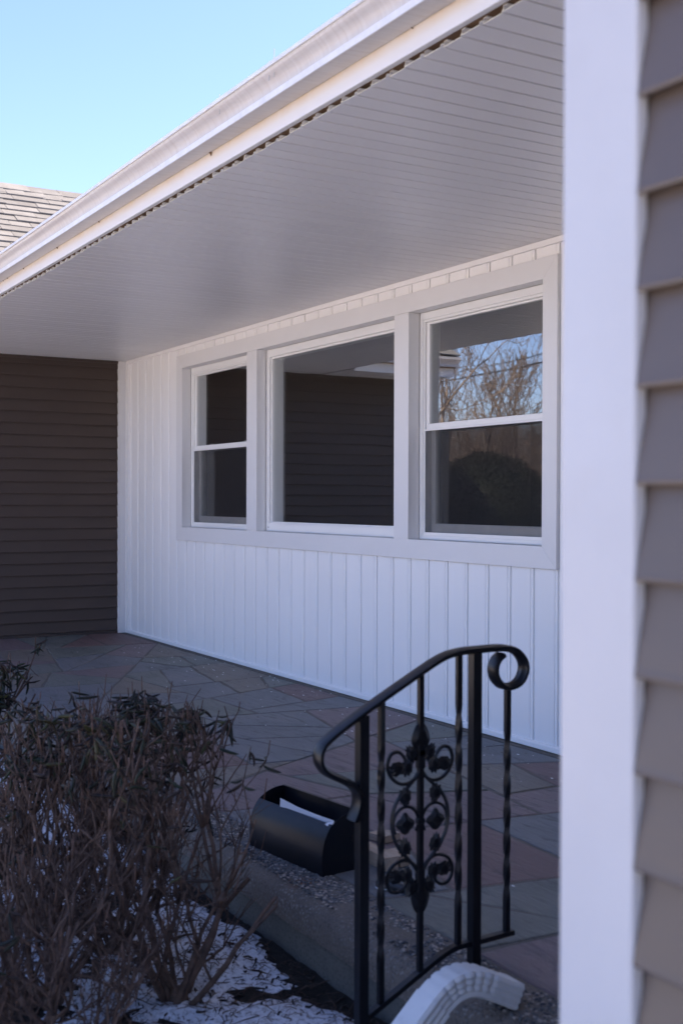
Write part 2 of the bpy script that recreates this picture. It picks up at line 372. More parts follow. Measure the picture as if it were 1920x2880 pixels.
tag(grid('snow', 1.0, 9.2, -4.5, -2.0, 0.022, snow_h, M['snow']), 'thin patchy old snow lying over the garden bed', 'snow', kind='stuff')

# ---- porch floor: slab, worn aggregate kerb, flagstones
PX0, PX1, PF, PE = -0.02, 9.12, -1.81, -2.00
floor = empty('porch_floor', (0, 0, 0), kind='structure')
mb = MB(); mb.box(PX0, PX1, PF, -0.0, -0.09, -0.0022); mb.obj('mortar_bed', M['mortar'], floor)
# slab kerb with a rounded, worn nose; profile in (y, z)
nose = [(PF, -0.1), (PF, 0.0), (-1.90, 0.001), (-1.955, -0.002), (-1.985, -0.010), (-2.000, -0.026), (-2.006, -0.06), (-2.008, -0.098)]
mb = MB(); st = 0.06; nx = int((PX1-PX0)/st); rows = []
for i in range(nx+1):
    x = PX0+(PX1-PX0)*i/nx
    rows.append([(x, y+(0.004*noise.noise(Vector((x*7, y*9, z*9))) if k > 1 else 0), z+(0.003*noise.noise(Vector((x*9, y*11, 2))) if k > 1 else 0)) for k, (y, z) in enumerate(nose)])
for i in range(nx):
    a, b = rows[i], rows[i+1]; m_ = len(nose)
    mb.add(a+b, [(k, k+1, m_+k+1, m_+k) for k in range(m_-1)])
mb.obj('slab_edge', M['aggregate'], floor, smooth=True)
mb = MB(); mb.box(PX0, PX1, -1.998, -1.7, -0.45, -0.103)
mb.obj('foundation', M['concrete'], floor, bevel=0.008)
mb = MB(); mb.box(0.06, 9.12, -0.048, -0.002, -0.02, 0.003); mb.obj('wall_fillet', M['mortar'], floor)
# pebbles standing proud of the worn concrete
mb = MB(); prnd = random.Random(3)
ico = [(0, 0, 1), (0.9, 0, 0.35), (0.28, 0.85, 0.35), (-0.72, 0.53, 0.35), (-0.72, -0.53, 0.35), (0.28, -0.85, 0.35), (0.7, 0.5, -0.3), (-0.3, 0.8, -0.3), (-0.85, 0, -0.3), (-0.3, -0.8, -0.3), (0.7, -0.5, -0.3)]
icof = [(0, 1, 2), (0, 2, 3), (0, 3, 4), (0, 4, 5), (0, 5, 1), (1, 6, 2), (2, 7, 3), (3, 8, 4), (4, 9, 5), (5, 10, 1), (2, 6, 7), (3, 7, 8), (4, 8, 9), (5, 9, 10), (1, 10, 6)]
cnt = 0
while cnt < 9000:
    x = prnd.uniform(3.5, 9.0); y = prnd.uniform(-1.965, -1.815)
    if noise.noise(Vector((x*3.5, y*5, 7))) + 0.35*noise.noise(Vector((x*17, y*17, 3))) < -0.16: continue
    r = prnd.uniform(0.0028, 0.0068); sx, sy = prnd.uniform(0.8, 1.3), prnd.uniform(0.8, 1.3); a = prnd.uniform(0, 6.28)
    ca, sa = math.cos(a), math.sin(a); mb.cur = prnd.choice([0, 0, 1, 1, 2])
    mb.add([(x+(p[0]*sx*ca-p[1]*sy*sa)*r, y+(p[0]*sx*sa+p[1]*sy*ca)*r, 0.0005+p[2]*r*0.55) for p in ico], icof); cnt += 1
pm = [painted('dark_pebble', lin(0.035, 0.037, 0.045), 0.3, 0.5), painted('grey_pebble', lin(0.12, 0.12, 0.12), 0.3, 0.6), painted('tan_pebble', lin(0.34, 0.29, 0.25), 0.3, 0.6)]
o = mb.obj('pebble', pm, floor, smooth='all', fix=False); o['kind'] = 'stuff'

# flagstones: clipped half-plane cells
def clip(poly, nx_, ny_, d):
    out = []
    for i in range(len(poly)):
        a, b = poly[i], poly[(i+1) % len(poly)]
        da, db = a[0]*nx_+a[1]*ny_-d, b[0]*nx_+b[1]*ny_-d
        if da <= 0: out.append(a)
        if (da < 0) != (db < 0) and da != db:
            tt = da/(da-db); out.append((a[0]+(b[0]-a[0])*tt, a[1]+(b[1]-a[1])*tt))
    return out
fr = random.Random(24)
def area(pl): return 0.5*abs(sum(pl[k][0]*pl[(k+1) % len(pl)][1]-pl[(k+1) % len(pl)][0]*pl[k][1] for k in range(len(pl))))
def cen(pl): return (sum(p[0] for p in pl)/len(pl), sum(p[1] for p in pl)/len(pl))
J = 0.007
def split(pl, out, lim):
    A_ = area(pl); xs_ = [p[0] for p in pl]; ys_ = [p[1] for p in pl]; wx, wy = max(xs_)-min(xs_), max(ys_)-min(ys_)
    if A_ < lim and wx < 1.1: out.append(pl); return
    c = cen(pl); c = (c[0]+fr.uniform(-0.16, 0.16)*wx, c[1]+fr.uniform(-0.16, 0.16)*wy)
    a_ = (0 if wx > wy*1.25 else PI/2) + fr.gauss(0, 0.33)
    nx_, ny_ = math.cos(a_), math.sin(a_); d_ = c[0]*nx_+c[1]*ny_
    split(clip(pl, nx_, ny_, d_-J/2), out, fr.uniform(0.16, 0.46)); split(clip(pl, -nx_, -ny_, -d_-J/2), out, fr.uniform(0.16, 0.46))
cells = []; split([(PX0+0.02, PF+0.004), (PX1, PF+0.004), (PX1, -0.052), (PX0+0.02, -0.052)], cells, 0.3)
def near(p, q, r): return math.hypot(p[0]-q[0], p[1]-q[1]) < r
for poly in cells:
    if len(poly) < 3 or area(poly) < 0.004: continue
    s_ = cen(poly); a2 = sum(poly[k][0]*poly[(k+1) % len(poly)][1]-poly[(k+1) % len(poly)][0]*poly[k][1] for k in range(len(poly)))
    if a2 < 0: poly = poly[::-1]
    pts = []
    for k in range(len(poly)):
        a, b = poly[k], poly[(k+1) % len(poly)]; L = math.hypot(b[0]-a[0], b[1]-a[1]); m_ = max(1, min(5, int(L/0.11)))
        nxp, nyp = -(b[1]-a[1])/max(L, 1e-6), (b[0]-a[0])/max(L, 1e-6)
        for q in range(m_):
            tt = q/m_; jit = fr.uniform(-0.002, 0.011) if q else fr.uniform(0.002, 0.012)
            if q: pts.append((a[0]+(b[0]-a[0])*tt+nxp*jit, a[1]+(b[1]-a[1])*tt+nyp*jit))
            else:
                cx, cy = s_; dx, dy = cx-a[0], cy-a[1]; L2 = math.hypot(dx, dy); pts.append((a[0]+dx/L2*jit, a[1]+dy/L2*jit))
    cx = sum(p[0] for p in pts)/len(pts); cy = sum(p[1] for p in pts)/len(pts)
    h = fr.uniform(0.0, 0.0025); tx, ty = fr.uniform(-0.003, 0.003), fr.uniform(-0.003, 0.003)
    mb = MB(); m_ = len(pts)
    def zz(p): return h + (p[0]-cx)*tx + (p[1]-cy)*ty
    def ins(p, e):
        dx, dy = cx-p[0], cy-p[1]; L = math.hypot(dx, dy); return (p[0]+dx/L*e, p[1]+dy/L*e)
    r0 = [(p[0]-cx, p[1]-cy, -0.02) for p in pts]; r1 = [(p[0]-cx, p[1]-cy, zz(p)-0.0022) for p in pts]; r2 = [(ins(p, 0.006)[0]-cx, ins(p, 0.006)[1]-cy, zz(p)) for p in pts]
    mb.add(r0+r1+r2, [(k, (k+1) % m_, m_+(k+1) % m_, m_+k) for k in range(m_)] + [(m_+k, m_+(k+1) % m_, 2*m_+(k+1) % m_, 2*m_+k) for k in range(m_)] + [tuple(range(2*m_, 3*m_))])
    if near((cx, cy), (7.9, -0.75), 0.40) or near((cx, cy), (7.9, -1.6), 0.35): mt = M['stones'][2]
    elif near((cx, cy), (8.25, -1.62), 0.3) or near((cx, cy), (4.9, -1.5), 0.25): mt = M['stones'][3]
    else: mt = M['stones'][fr.choices([0, 1, 2, 3, 4], [4, 4, 2.3, 0.7, 1.6])[0]]
    mb.obj('flagstone', mt, floor, loc=(cx, cy, 0))
mb = MB(); hr_ = random.Random(31)
for i in range(420):
    x = hr_.uniform(1.0, 8.9); y = -abs(hr_.gauss(0, 0.35))-0.05
    if y < -1.75: continue
    r_ = hr_.uniform(0.0015, 0.0055); mb.cur = 0 if hr_.random() < 0.45 else 1
    mb.add([(x+p[0]*r_*2.0, y+p[1]*r_*hr_.uniform(0.7, 1.2), 0.003+p[2]*r_*0.4) for p in ico], icof)
o = mb.obj('floor_grit', [M['vinyl'], M['mortar']], floor, fix=False); o['kind'] = 'stuff'
# concrete step in front of the door side, right of the railing
mb = MB(); mb.box(7.90, 9.10, -2.42, -2.012, -0.40, -0.165)
o = mb.obj('step', M['concrete'], floor, bevel=0.012)

# ================================================================== HOUSE
house = empty('house', (0, 0, 0), 'single storey house with white boarded porch wall, three joined windows, brown siding and white gutter', 'house')
HC = 2.44
# --- porch wall core with openings
TF = -0.020; RY = 0.055                      # face of the casings / depth of the recess
OPEN = [(1.348, 2.531), (2.692, 4.471), (4.621, 5.778)]
OX0, OX1, OZ0, OZ1 = 1.229, 5.884, 0.873, 2.358    # outside of the casings
IZ0, IZ1 = 0.980, 2.254
wallp = empty('porch_wall', (0, 0, 0)); wallp.parent = house; wallp['label'] = 'white vertical board wall under the porch ceiling'
mb = MB()
E_ = 0.004
def wbox(a, b, c, d): mb.box(a, b, 0.016, 0.13, c, d)
wbox(-0.1, 9.12, -0.3, IZ0-E_); wbox(-0.1, 9.12, IZ1+E_, 2.62); wbox(-0.1, OPEN[0][0]-E_, IZ0-E_, IZ1+E_); wbox(OPEN[0][1]+E_, OPEN[1][0]-E_, IZ0-E_, IZ1+E_); wbox(OPEN[1][1]+E_, OPEN[2][0]-E_, IZ0-E_, IZ1+E_); wbox(OPEN[2][1]+E_, 9.12, IZ0-E_, IZ1+E_)
mb.obj('wall_core', M['trim'], wallp)
GW = 0.17921; G0 = 1.40068
bp = [(0.0, 0.012), (0.0, 0.0), (0.143, 0.0), (0.146, 0.004), (0.152, 0.004), (0.156, 0.0005), (0.1655, 0.0005), (0.1675, 0.012), (GW-0.0005, 0.012), (GW-0.0005, 0.0155), (0.0, 0.0155)]
def board_mesh(nm, z0, z1, xa=0.0, xb=GW):
    m_ = MB(); pr = [(min(max(p[0], xa), xb), p[1]) for p in bp]
    m_.prism(pr, lambda p: (p[0], p[1], z0), lambda p: (p[0], p[1], z1)); return m_.mesh(nm, M['vinyl'])
full = board_mesh('board_full', 0.03, 2.425); low = board_mesh('board_low', 0.03, OZ0-0.002); top = board_mesh('board_top', OZ1+0.002, 2.425)
k = -8
while True:
    x = G0 + GW*k + 0.006   # left edge follows the groove
    if x > 9.1: break
    x2 = x+GW
    if x2 > 0.06:
        if x2 < OX0+0.02 or x > OX1-0.02:
            if x < 0.066:
                link('wall_board', board_mesh('board_first', 0.03, 2.425, 0.066-x, GW), wallp, (x, 0, 0))
            elif x2 > 9.12: link('wall_board', board_mesh('board_last', 0.03, 2.425, 0, 9.12-x), wallp, (x, 0, 0))
            else: link('wall_board', full, wallp, (x, 0, 0))
        elif x < OX0:
            link('wall_board', low, wallp, (x, 0, 0)); link('wall_board', top, wallp, (x, 0, 0)); link('wall_board', board_mesh('board_part', OZ0-0.001, OZ1+0.001, 0, OX0+0.01-x), wallp, (x, 0.0002, 0))
        elif x2 > OX1:
            link('wall_board', low, wallp, (x, 0, 0)); link('wall_board', top, wallp, (x, 0, 0)); link('wall_board', board_mesh('board_part', OZ0-0.001, OZ1+0.001, OX1-0.01-x, GW), wallp, (x, 0.0002, 0))
        else:
            link('wall_board', low, wallp, (x, 0, 0)); link('wall_board', top, wallp, (x, 0, 0))
    k += 1
# head trim (J channel) and base flashing
mb = MB(); mb.prism([(0.0, 2.4385), (0.0, 2.413), (-0.004, 2.4105), (-0.018, 2.4105), (-0.020, 2.4125), (-0.020, 2.4385)], lambda p: (0.06, p[0]+0.002, p[1]), lambda p: (9.12, p[0]+0.002, p[1])); mb.obj('head_trim', M['vinyl'], wallp)
mb = MB(); mb.prism([(0.014, 0.006), (-0.013, 0.006), (-0.016, 0.009), (-0.016, 0.030), (-0.012, 0.036), (-0.002, 0.038), (0.014, 0.038)], lambda p: (0.06, p[0], p[1]), lambda p: (9.12, p[0], p[1])); mb.obj('base_trim', M['vinyl'], wallp)
# inside corner post
mb = MB()
mb.prism([(0.066, 0.012), (0.066, -0.008), (0.062, -0.010), (0.052, -0.010), (0.050, -0.006), (0.014, -0.006), (0.014, -0.066), (0.018, -0.068), (0.018, -0.074), (0.014, -0.076), (-0.02, -0.076), (-0.02, 0.012)],
         lambda p: (p[0], p[1], 0.003), lambda p: (p[0], p[1], 2.438))
mb.obj('inside_corner_trim', M['trim'], wallp, bevel=0.0015)

# --- casings
sur = empty('window_surround', (0, 0, 0)); sur.parent = house; sur['label'] = 'wide flat white casing around the three joined windows'
def quadxz(nm, pts, y0=TF, y1=RY):
    m_ = MB(); m_.prism(pts, lambda p: (p[0], y0, p[1]), lambda p: (p[0], y1, p[1])); return m_.obj(nm, M['trim'], sur, bevel=0.0016)
IX0, IX1 = OPEN[0][0], OPEN[2][1]; g = 0.0004
quadxz('head_casing', [(OX0, OZ1), (OX1, OZ1), (IX1, IZ1), (IX0, IZ1)])
quadxz('sill_casing', [(OX0, OZ0), (OX1, OZ0), (IX1, IZ0), (IX0, IZ0)])
quadxz('side_casing', [(OX0, OZ0+0.0008), (IX0, IZ0+g), (IX0, IZ1-g), (OX0, OZ1-0.0008)])
quadxz('side_casing', [(OX1, OZ0+0.0008), (IX1, IZ0+g), (IX1, IZ1-g), (OX1, OZ1-0.0008)])
for a, b in ((OPEN[0][1], OPEN[1][0]), (OPEN[1][1], OPEN[2][0])):
    quadxz('mullion_casing', [(a, IZ0+g), (b, IZ0+g), (b, IZ1-g), (a, IZ1-g)], TF+0.003)
# --- windows
def ring(m_, x0, x1, z0, z1, w_, y0, y1, wt=None, wb=None):
    wt = wt or w_; wb = wb or w_
    m_.box(x0, x0+w_, y0, y1, z0, z1); m_.box(x1-w_, x1, y0, y1, z0, z1)
    m_.box(x0+w_, x1-w_, y0, y1, z1-wt, z1); m_.box(x0+w_, x1-w_, y0, y1, z0, z0+wb)
def ringm(m_, x0, x1, z0, z1, w_, y0, y1, wt=None, wb=None):
    """ring with mitred corners"""
    wt = wt or w_; wb = wb or w_
    for q in ([(x0, z0), (x0+w_, z0+wb), (x0+w_, z1-wt), (x0, z1)], [(x1, z0), (x1-w_, z0+wb), (x1-w_, z1-wt), (x1, z1)],
              [(x0, z1), (x0+w_, z1-wt), (x1-w_, z1-wt), (x1, z1)], [(x0, z0), (x0+w_, z0+wb), (x1-w_, z0+wb), (x1, z0)]):
        m_.prism(q, lambda p: (p[0], y0, p[1]), lambda p: (p[0], y1, p[1]))
def double_hung(x0, x1, label):
    wd = empty('window', (0, 0, 0)); wd.parent = house; wd['label'] = label
    m_ = MB(); ringm(m_, x0+0.001, x1-0.001, IZ0+0.001, IZ1-0.001, 0.030, 0.058, 0.150, 0.042, 0.022)
    m_.obj('frame', M['frame'], wd, bevel=0.002)
    m_ = MB(); ringm(m_, x0+0.031, x1-0.031, IZ0+0.023, IZ1-0.043, 0.012, 0.064, 0.148, 0.014, 0.010); m_.obj('frame_stop', M['frame'], wd, bevel=0.0015)
    a0, a1 = x0+0.044, x1-0.044; zt = IZ1-0.058; zb = IZ0+0.034; zm = 1.598
    m_ = MB(); ringm(m_, a0, a1, zm, zt, 0.030, 0.074, 0.102, 0.012, 0.030); m_.obj('upper_sash', M['frame'], wd, bevel=0.0025)
    m_ = MB(); m_.box(a0+0.029, a1-0.029, 0.085, 0.091, zm+0.029, zt-0.011); m_.obj('upper_pane', M['glass'], wd)
    m_ = MB(); ringm(m_, a0, a1, zb, zm+0.028, 0.042, 0.108, 0.140, 0.032, 0.055); m_.obj('lower_sash', M['frame'], wd, bevel=0.0025)
    m_ = MB(); m_.box(a0+0.041, a1-0.041, 0.121, 0.127, zb+0.054, zm-0.003); m_.obj('lower_pane', M['glass'], wd)
    m_ = MB(); ringm(m_, a0-0.003, a1+0.003, zb-0.003, zm-0.001, 0.009, 0.062, 0.072); m_.obj('screen_frame', M['frame'], wd)
    m_ = MB(); m_.box(a0+0.005, a1-0.005, 0.0665, 0.0673, zb+0.005, zm-0.008); m_.obj('insect_screen', M['screen'], wd)
    for fx in (0.22, 0.78):
        xx = a0+(a1-a0)*fx; m_ = MB(); m_.box(xx-0.025, xx+0.025, 0.104, 0.128, zm+0.0285, zm+0.036); m_.box(xx-0.008, xx+0.016, 0.106, 0.122, zm+0.0365, zm+0.044)
        m_.obj('sash_lock', M['frame'], wd, bevel=0.002)
    return wd
double_hung(*OPEN[0], 'white double hung window on the left, insect screen over its lower half')
double_hung(*OPEN[2], 'white double hung window on the right, bare trees and sky reflected above its insect screen')
x0, x1 = OPEN[1]
wd = empty('window', (0, 0, 0)); wd.parent = house; wd['label'] = 'large fixed white window in the middle with one clear pane'
m_ = MB(); ringm(m_, x0+0.001, x1-0.001, IZ0+0.001, IZ1-0.001, 0.046, 0.060, 0.150, 0.052, 0.056); m_.obj('frame', M['frame'], wd, bevel=0.002)
m_ = MB(); ringm(m_, x0+0.047, x1-0.047, IZ0+0.057, IZ1-0.053, 0.012, 0.076, 0.148, 0.014, 0.010); m_.obj('glazing_bead', M['frame'], wd, bevel=0.002)
m_ = MB(); m_.box(x0+0.058, x1-0.058, 0.090, 0.097, IZ0+0.066, IZ1-0.066); m_.obj('pane', M['glass'], wd)
for xx in (x0+0.03,):
    m_ = MB(); m_.box(xx, xx+0.016, 0.0585, 0.0602, IZ0+0.026, IZ0+0.030); m_.obj('weep_hole', M['dark_plastic'], wd)
# dim room behind
room = empty('room', (0, 0, 0)); room.parent = house
mb = MB(); a, b, c_, d, e, f = 0.3, 6.6, 0.14, 4.4, 0.05, 2.42
mb.box(a-.1, a, c_, d, e, f); mb.box(b, b+.1, c_, d, e, f); mb.box(a-.1, b+.1, d, d+.1, e, f); mb.box(a-.1, b+.1, c_, d+.1, f, f+.08); mb.obj('room_walls', M['interior'], room)
mb = MB(); mb.box(a-.1, b+.1, c_, d+.1, -0.05, e-0.001); mb.obj('room_floor', M['interior_floor'], room)
mb = MB()
for (p, q) in OPEN: ring(mb, p-0.05, q+0.05, IZ0-0.05, IZ1+0.05, 0.075, 0.152, 0.18)
mb.obj('inner_casing', M['trim'], room)
# sofa-like dark mass seen faintly low in the middle pane
mb = MB(); mb.box(2.9, 4.9, 1.3, 1.55, 0.05, 0.98); mb.box(2.9, 4.9, 0.75, 1.3, 0.05, 0.5); mb.box(2.75, 2.9, 0.7, 1.55, 0.05, 0.72); mb.box(4.9, 5.05, 0.7, 1.55, 0.05, 0.72)
o = mb.obj('sofa', M['interior_floor'], None, bevel=0.04); tag(o, 'dark low sofa faintly visible through the middle window', 'sofa')

# --- lap siding
def lap_mesh(nm, length, mat, proj=0.0165, ch=0.1016, lip=0.004):
    # profile in (out, z): face slopes out to the butt
    pr = [(-0.003, ch+0.012), (-0.001, ch), (0.003, ch*0.8), (proj-0.001, 0.012), (proj+0.001, 0.004), (proj, 0.0005), (proj-0.0025, 0.0), (0.0005, 0.004), (-0.003, 0.012)]
    m_ = MB(); m_.prism(pr, lambda p: (0, p[0], p[1]), lambda p: (length, p[0], p[1])); return m_.mesh(nm, mat)
def lap_wall(label, origin, rotz, length, z0, n_, mat, top=None, name='siding_wall'):
    wl = empty(name, (0, 0, 0)); wl.parent = house; wl['label'] = label
    me = lap_mesh('lap', length, mat, 0.017 if mat is M['brown_near'] else 0.0165)
    for i in range(n_):
        link('siding_board', me, wl, (origin[0], origin[1], z0+0.1016*i), (0, 0, rotz))
    return wl
# dark wall at the porch's left end, faces +x: local +y (out) -> +x : rotate -90
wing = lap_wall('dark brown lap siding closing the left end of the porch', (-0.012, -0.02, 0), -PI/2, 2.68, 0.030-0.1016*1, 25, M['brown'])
mb = MB(); mb.box(-0.16, -0.0135, -2.70, 0.14, -0.3, 2.46); mb.obj('sheathing', M['brown'], wing)
mb = MB(); mb.box(-0.0125, 0.007, -1.99, -0.075, 0.001, 0.026); mb.obj('starter_strip', M['brown'], wing)
mb = MB(); mb.box(-0.013, 0.012, -2.68, -0.075, 2.414, 2.438); mb.obj('top_trim', M['brown'], wing)
mb = MB(); mb.box(-0.15, -0.003, -2.71, -1.995, -0.6, -0.075); mb.obj('wing_foundation', M['concrete'], wing)
# other walls of the wing
mb = MB(); mb.box(-3.24, -0.16, -2.70, -2.55, -0.075, 2.46); mb.box(-3.24, -3.1, -2.55, 4.5, -0.075, 2.46)
mb.prism([(-3.24, 2.46), (-0.0, 2.46), (-1.62, 3.9)], lambda p: (p[0], -2.70, p[1]), lambda p: (p[0], -2.56, p[1])); mb.obj('gable_wall', M['brown'], wing)
mb = MB(); mb.box(-3.25, -0.02, -2.715, -2.6, -0.6, -0.08); mb.obj('gable_foundation', M['concrete'], wing)
mb = MB(); mb.prism([(-0.012, -2.70), (0.012, -2.70), (0.012, -2.725), (-0.10, -2.725), (-0.10, -2.70)], lambda p: (p[0], p[1], -0.075), lambda p: (p[0], p[1], 2.44)); mb.obj('outside_corner_trim', M['brown'], wing)
# near wall on the right, faces -y : rotate 180 (x runs to -x)
NY = -2.775
near_w = lap_wall('brown lap siding close to the camera at the right edge', (12.3, NY, 0), PI, 12.3-9.2535, 1.213-0.1016*14, 27, M['brown_near'])
mb = MB(); mb.box(9.15, 12.3, NY+0.002, NY+0.14, -0.25, 2.5); mb.obj('sheathing', M['brown_near'], near_w)
mb = MB(); mb.box(9.16, 12.3, NY-0.002, NY+0.10, -0.7, -0.22); mb.obj('near_foundation', M['concrete'], near_w)
# outside corner post (white) with its nailing return
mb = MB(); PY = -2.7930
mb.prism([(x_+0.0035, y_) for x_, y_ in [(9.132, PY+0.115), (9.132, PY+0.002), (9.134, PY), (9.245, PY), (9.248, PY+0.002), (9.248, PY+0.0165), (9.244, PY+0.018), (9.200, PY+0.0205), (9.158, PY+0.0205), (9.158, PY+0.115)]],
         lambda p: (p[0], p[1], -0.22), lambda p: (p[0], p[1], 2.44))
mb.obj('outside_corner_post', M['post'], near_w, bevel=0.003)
# side return wall facing -x, from the post back to the porch wall
ret = empty('siding_wall', (0, 0, 0)); ret.parent = house; ret['label'] = 'brown lap siding on the wall returning behind the white corner post'
me = lap_mesh('lap_ret', 2.62, M['brown_near'])
for i in range(27): link('siding_board', me, ret, (9.152, -2.68, 1.213-0.1016*14+0.1016*i), (0, 0, PI/2))
mb = MB(); mb.box(9.154, 9.30, -2.63, 0.14, -0.3, 2.5); mb.obj('sheathing', M['brown_near'], ret)

# --- porch ceiling slats (two to each wall board)
ceil = empty('porch_ceiling', (0, 0, 0)); ceil.parent = house; ceil['label'] = 'white beaded ceiling of narrow slats with open cut ends'
SW = GW/2
sp_ = [(0.0, 0.0), (0.0795, 0.0), (0.0815, 0.0075), (SW-0.0005, 0.0075), (SW-0.0005, 0.0095), (0.0795, 0.0095), (0.0785, 0.0022), (0.0032, 0.0022), (0.0032, 0.0145), (0.017, 0.0145), (0.017, 0.0165), (0.0008, 0.0165), (0.0008, 0.0025)]
def slat(nm, y0): 
    m_ = MB(); m_.prism(sp_, lambda p: (p[0], y0, p[1]), lambda p: (p[0], -0.004, p[1])); me = m_.mesh(nm, [M['ceiling'], M['slat_end']])
    for p in me.polygons:
        if abs(p.normal.y) > 0.9: p.material_index = 1
    return me
crn = random.Random(5)
slats = [slat('slat_mesh', -1.812-dy) for dy in (0.0, 0.003, -0.004, 0.006, 0.0015)]
i = 0; drift = 0; SXO = 4.9022-SW*60     # groove line under the camera's reference slat
x = SXO
while x < 9.14:
    if x > -0.09:
        if i % 6 == 0: drift = crn.uniform(-0.004, 0.004)
        o = link('ceiling_slat', slats[(i*7+i//3) % 5], ceil, (x, drift*0.6, HC+crn.uniform(-0.0004, 0.0004)))
    x += SW; i += 1
# the little strip between the last slat and the dark wall is closed by the soffit of the wing
mb = MB(); mb.box(-0.15, 9.2, -1.80, 0.13, HC+0.062, HC+0.075); mb.obj('soffit_backing', M['timber'], ceil)
mb = MB()
for yy in (-1.775, -1.1, -0.5): mb.box(-0.1, 9.2, yy-0.038, yy, HC+0.0185, HC+0.061)
mb.obj('furring_strip', M['timber'], ceil)
# --- fascia and gutter along x
def prof_x(nm, prof, mat, x0, x1, parent, closed=True, smooth=False):
    m_ = MB()
    (m_.prism if closed else m_.strip)(prof, lambda p: (x0, p[0], p[1]), lambda p: (x1, p[0], p[1]))
    return m_.obj(nm, mat, parent, smooth=smooth)
FX0, FX1 = 0.60, 9.13
eave = empty('eave', (0, 0, 0)); eave.parent = house; eave['label'] = 'long white gutter and fascia with a painted warm reflection over the porch'
prof_x('fascia', [(-1.842, 2.530), (-1.842, 2.456), (-1.840, 2.4545), (-1.822, 2.4545), (-1.822, 2.4575), (-1.838, 2.459), (-1.838, 2.530)], M['fascia'], FX0, FX1, eave)
prof_x('fascia_board', [(-1.8375, 2.61), (-1.8375, 2.4605), (-1.802, 2.4605), (-1.802, 2.61)], M['timber'], -0.1, FX1, eave)
# K-style profile, 1.2 mm walls: outer then back along the inside
cove = [(-1.925, 2.5385), (-1.9265, 2.548), (-1.931, 2.558), (-1.938, 2.567), (-1.947, 2.575), (-1.955, 2.581), (-1.9595, 2.587), (-1.961, 2.594)]
prof_x('gutter_bottom', [(-1.8435, 2.622), (-1.8435, 2.5225), (-1.846, 2.5205), (-1.9215, 2.5160), (-1.9215, 2.5175), (-1.846, 2.5225), (-1.8425, 2.622)], M['gutter'], FX0, FX1, eave)
prof_x('gutter_lower_lip', [(-1.9225, 2.5155), (-1.9255, 2.5165), (-1.9275, 2.5360), (-1.9245, 2.5390), (-1.9222, 2.5385)], M['lip'], FX0, FX1, eave)
prof_x('gutter_face', cove+[(p[0]+0.0015, p[1]) for p in reversed(cove)], M['gutter'], FX0, FX1, eave, smooth=True)
prof_x('gutter_top_lip', [(-1.959, 2.5935), (-1.9665, 2.5925), (-1.9685, 2.5945), (-1.9685, 2.6055), (-1.9655, 2.608), (-1.956, 2.608), (-1.956, 2.6055), (-1.963, 2.6045)], M['lip'], FX0, FX1, eave)
# seam drips and nail heads along the fascia top
mb = MB(); dr = random.Random(9)
for xx, s2 in ((6.02, 1.0), (4.72, .45), (4.05, .6), (3.4, .5), (2.86, .4), (3.05, .35), (2.95, .3), (7.4, .3)):
    zt = 2.5205
    mb.add([(xx-0.007*s2, -1.8433, zt), (xx+0.007*s2, -1.8433, zt), (xx+0.001, -1.8429, zt-0.016*s2), (xx-0.007*s2, -1.850, zt-0.0008), (xx+0.007*s2, -1.850, zt-0.0008)], [(0, 1, 2), (0, 3, 4, 1), (3, 0, 2), (1, 4, 2), (3, 2, 4)])
mb.obj('rust_drip', M['timber'], eave)
# --- wing soffit, fascia, gutter along y (x = 0.6)
wev = empty('wing_eave', (0, 0, 0)); wev.parent = house; wev['label'] = 'white gutter and boxed soffit end of the left wing'
m_ = MB(); m_.prism([(0.0, 0.0), (0.0, 0.002), (SW, 0.002), (SW, 0.0055), (SW-0.006, 0.0055), (SW-0.009, 0.0)], lambda p: (0.0, p[0], p[1]), lambda p: (0.585, p[0], p[1])); me = m_.mesh('wing_slat', M['ceiling'])
for i in range(13): link('ceiling_slat', me, wev, (-0.01, -1.835-SW*(i+1), HC-0.004))
def prof_y(nm, prof, mat, y0, y1):
    m_ = MB(); m_.prism(prof, lambda p: (p[0], y0, p[1]), lambda p: (p[0], y1, p[1])); return m_.obj(nm, mat, wev)
prof_y('fascia', [(0.585, 2.46), (0.602, 2.42), (0.602, 2.53), (0.585, 2.60)], M['fascia'], -1.846, -3.00)
prof_y('gutter', [(0.603, 2.515), (0.690, 2.512), (0.690, 2.535), (0.70, 2.552), (0.716, 2.57), (0.728, 2.58), (0.730, 2.605), (0.603, 2.605)], M['gutter'], -1.975, -3.00)
mb = MB(); mb.prism([(0.0, 2.44), (0.60, 2.42), (0.60, 2.55), (0.0, 2.96)], lambda p: (p[0], -2.985, p[1]), lambda p: (p[0], -2.96, p[1])); mb.obj('rake_board', M['trim'], wev)
mb = MB(); mb.prism([(-0.01, 2.93), (0.59, 2.54), (0.59, 2.50), (-0.01, 2.50)], lambda p: (p[0], -2.955, p[1]), lambda p: (p[0], -2.70, p[1])); mb.obj('rake_soffit', M['ceiling'], wev)
# wires poking out of the gutter
for (xx, h) in ((6.756, 0.052), (6.720, 0.024), (6.333, 0.030)):
    m_ = MB(); m_.tube([(xx, -1.95, 2.560), (xx+0.0004, -1.95, 2.6+h)], 0.0012, 5); m_.tube([(xx-0.004, -1.9505, 2.6+h*0.45), (xx+0.004, -1.9505, 2.6+h*0.45)], 0.0013, 5)
    m_.obj('wire_clip', M['screwmetal'], eave)

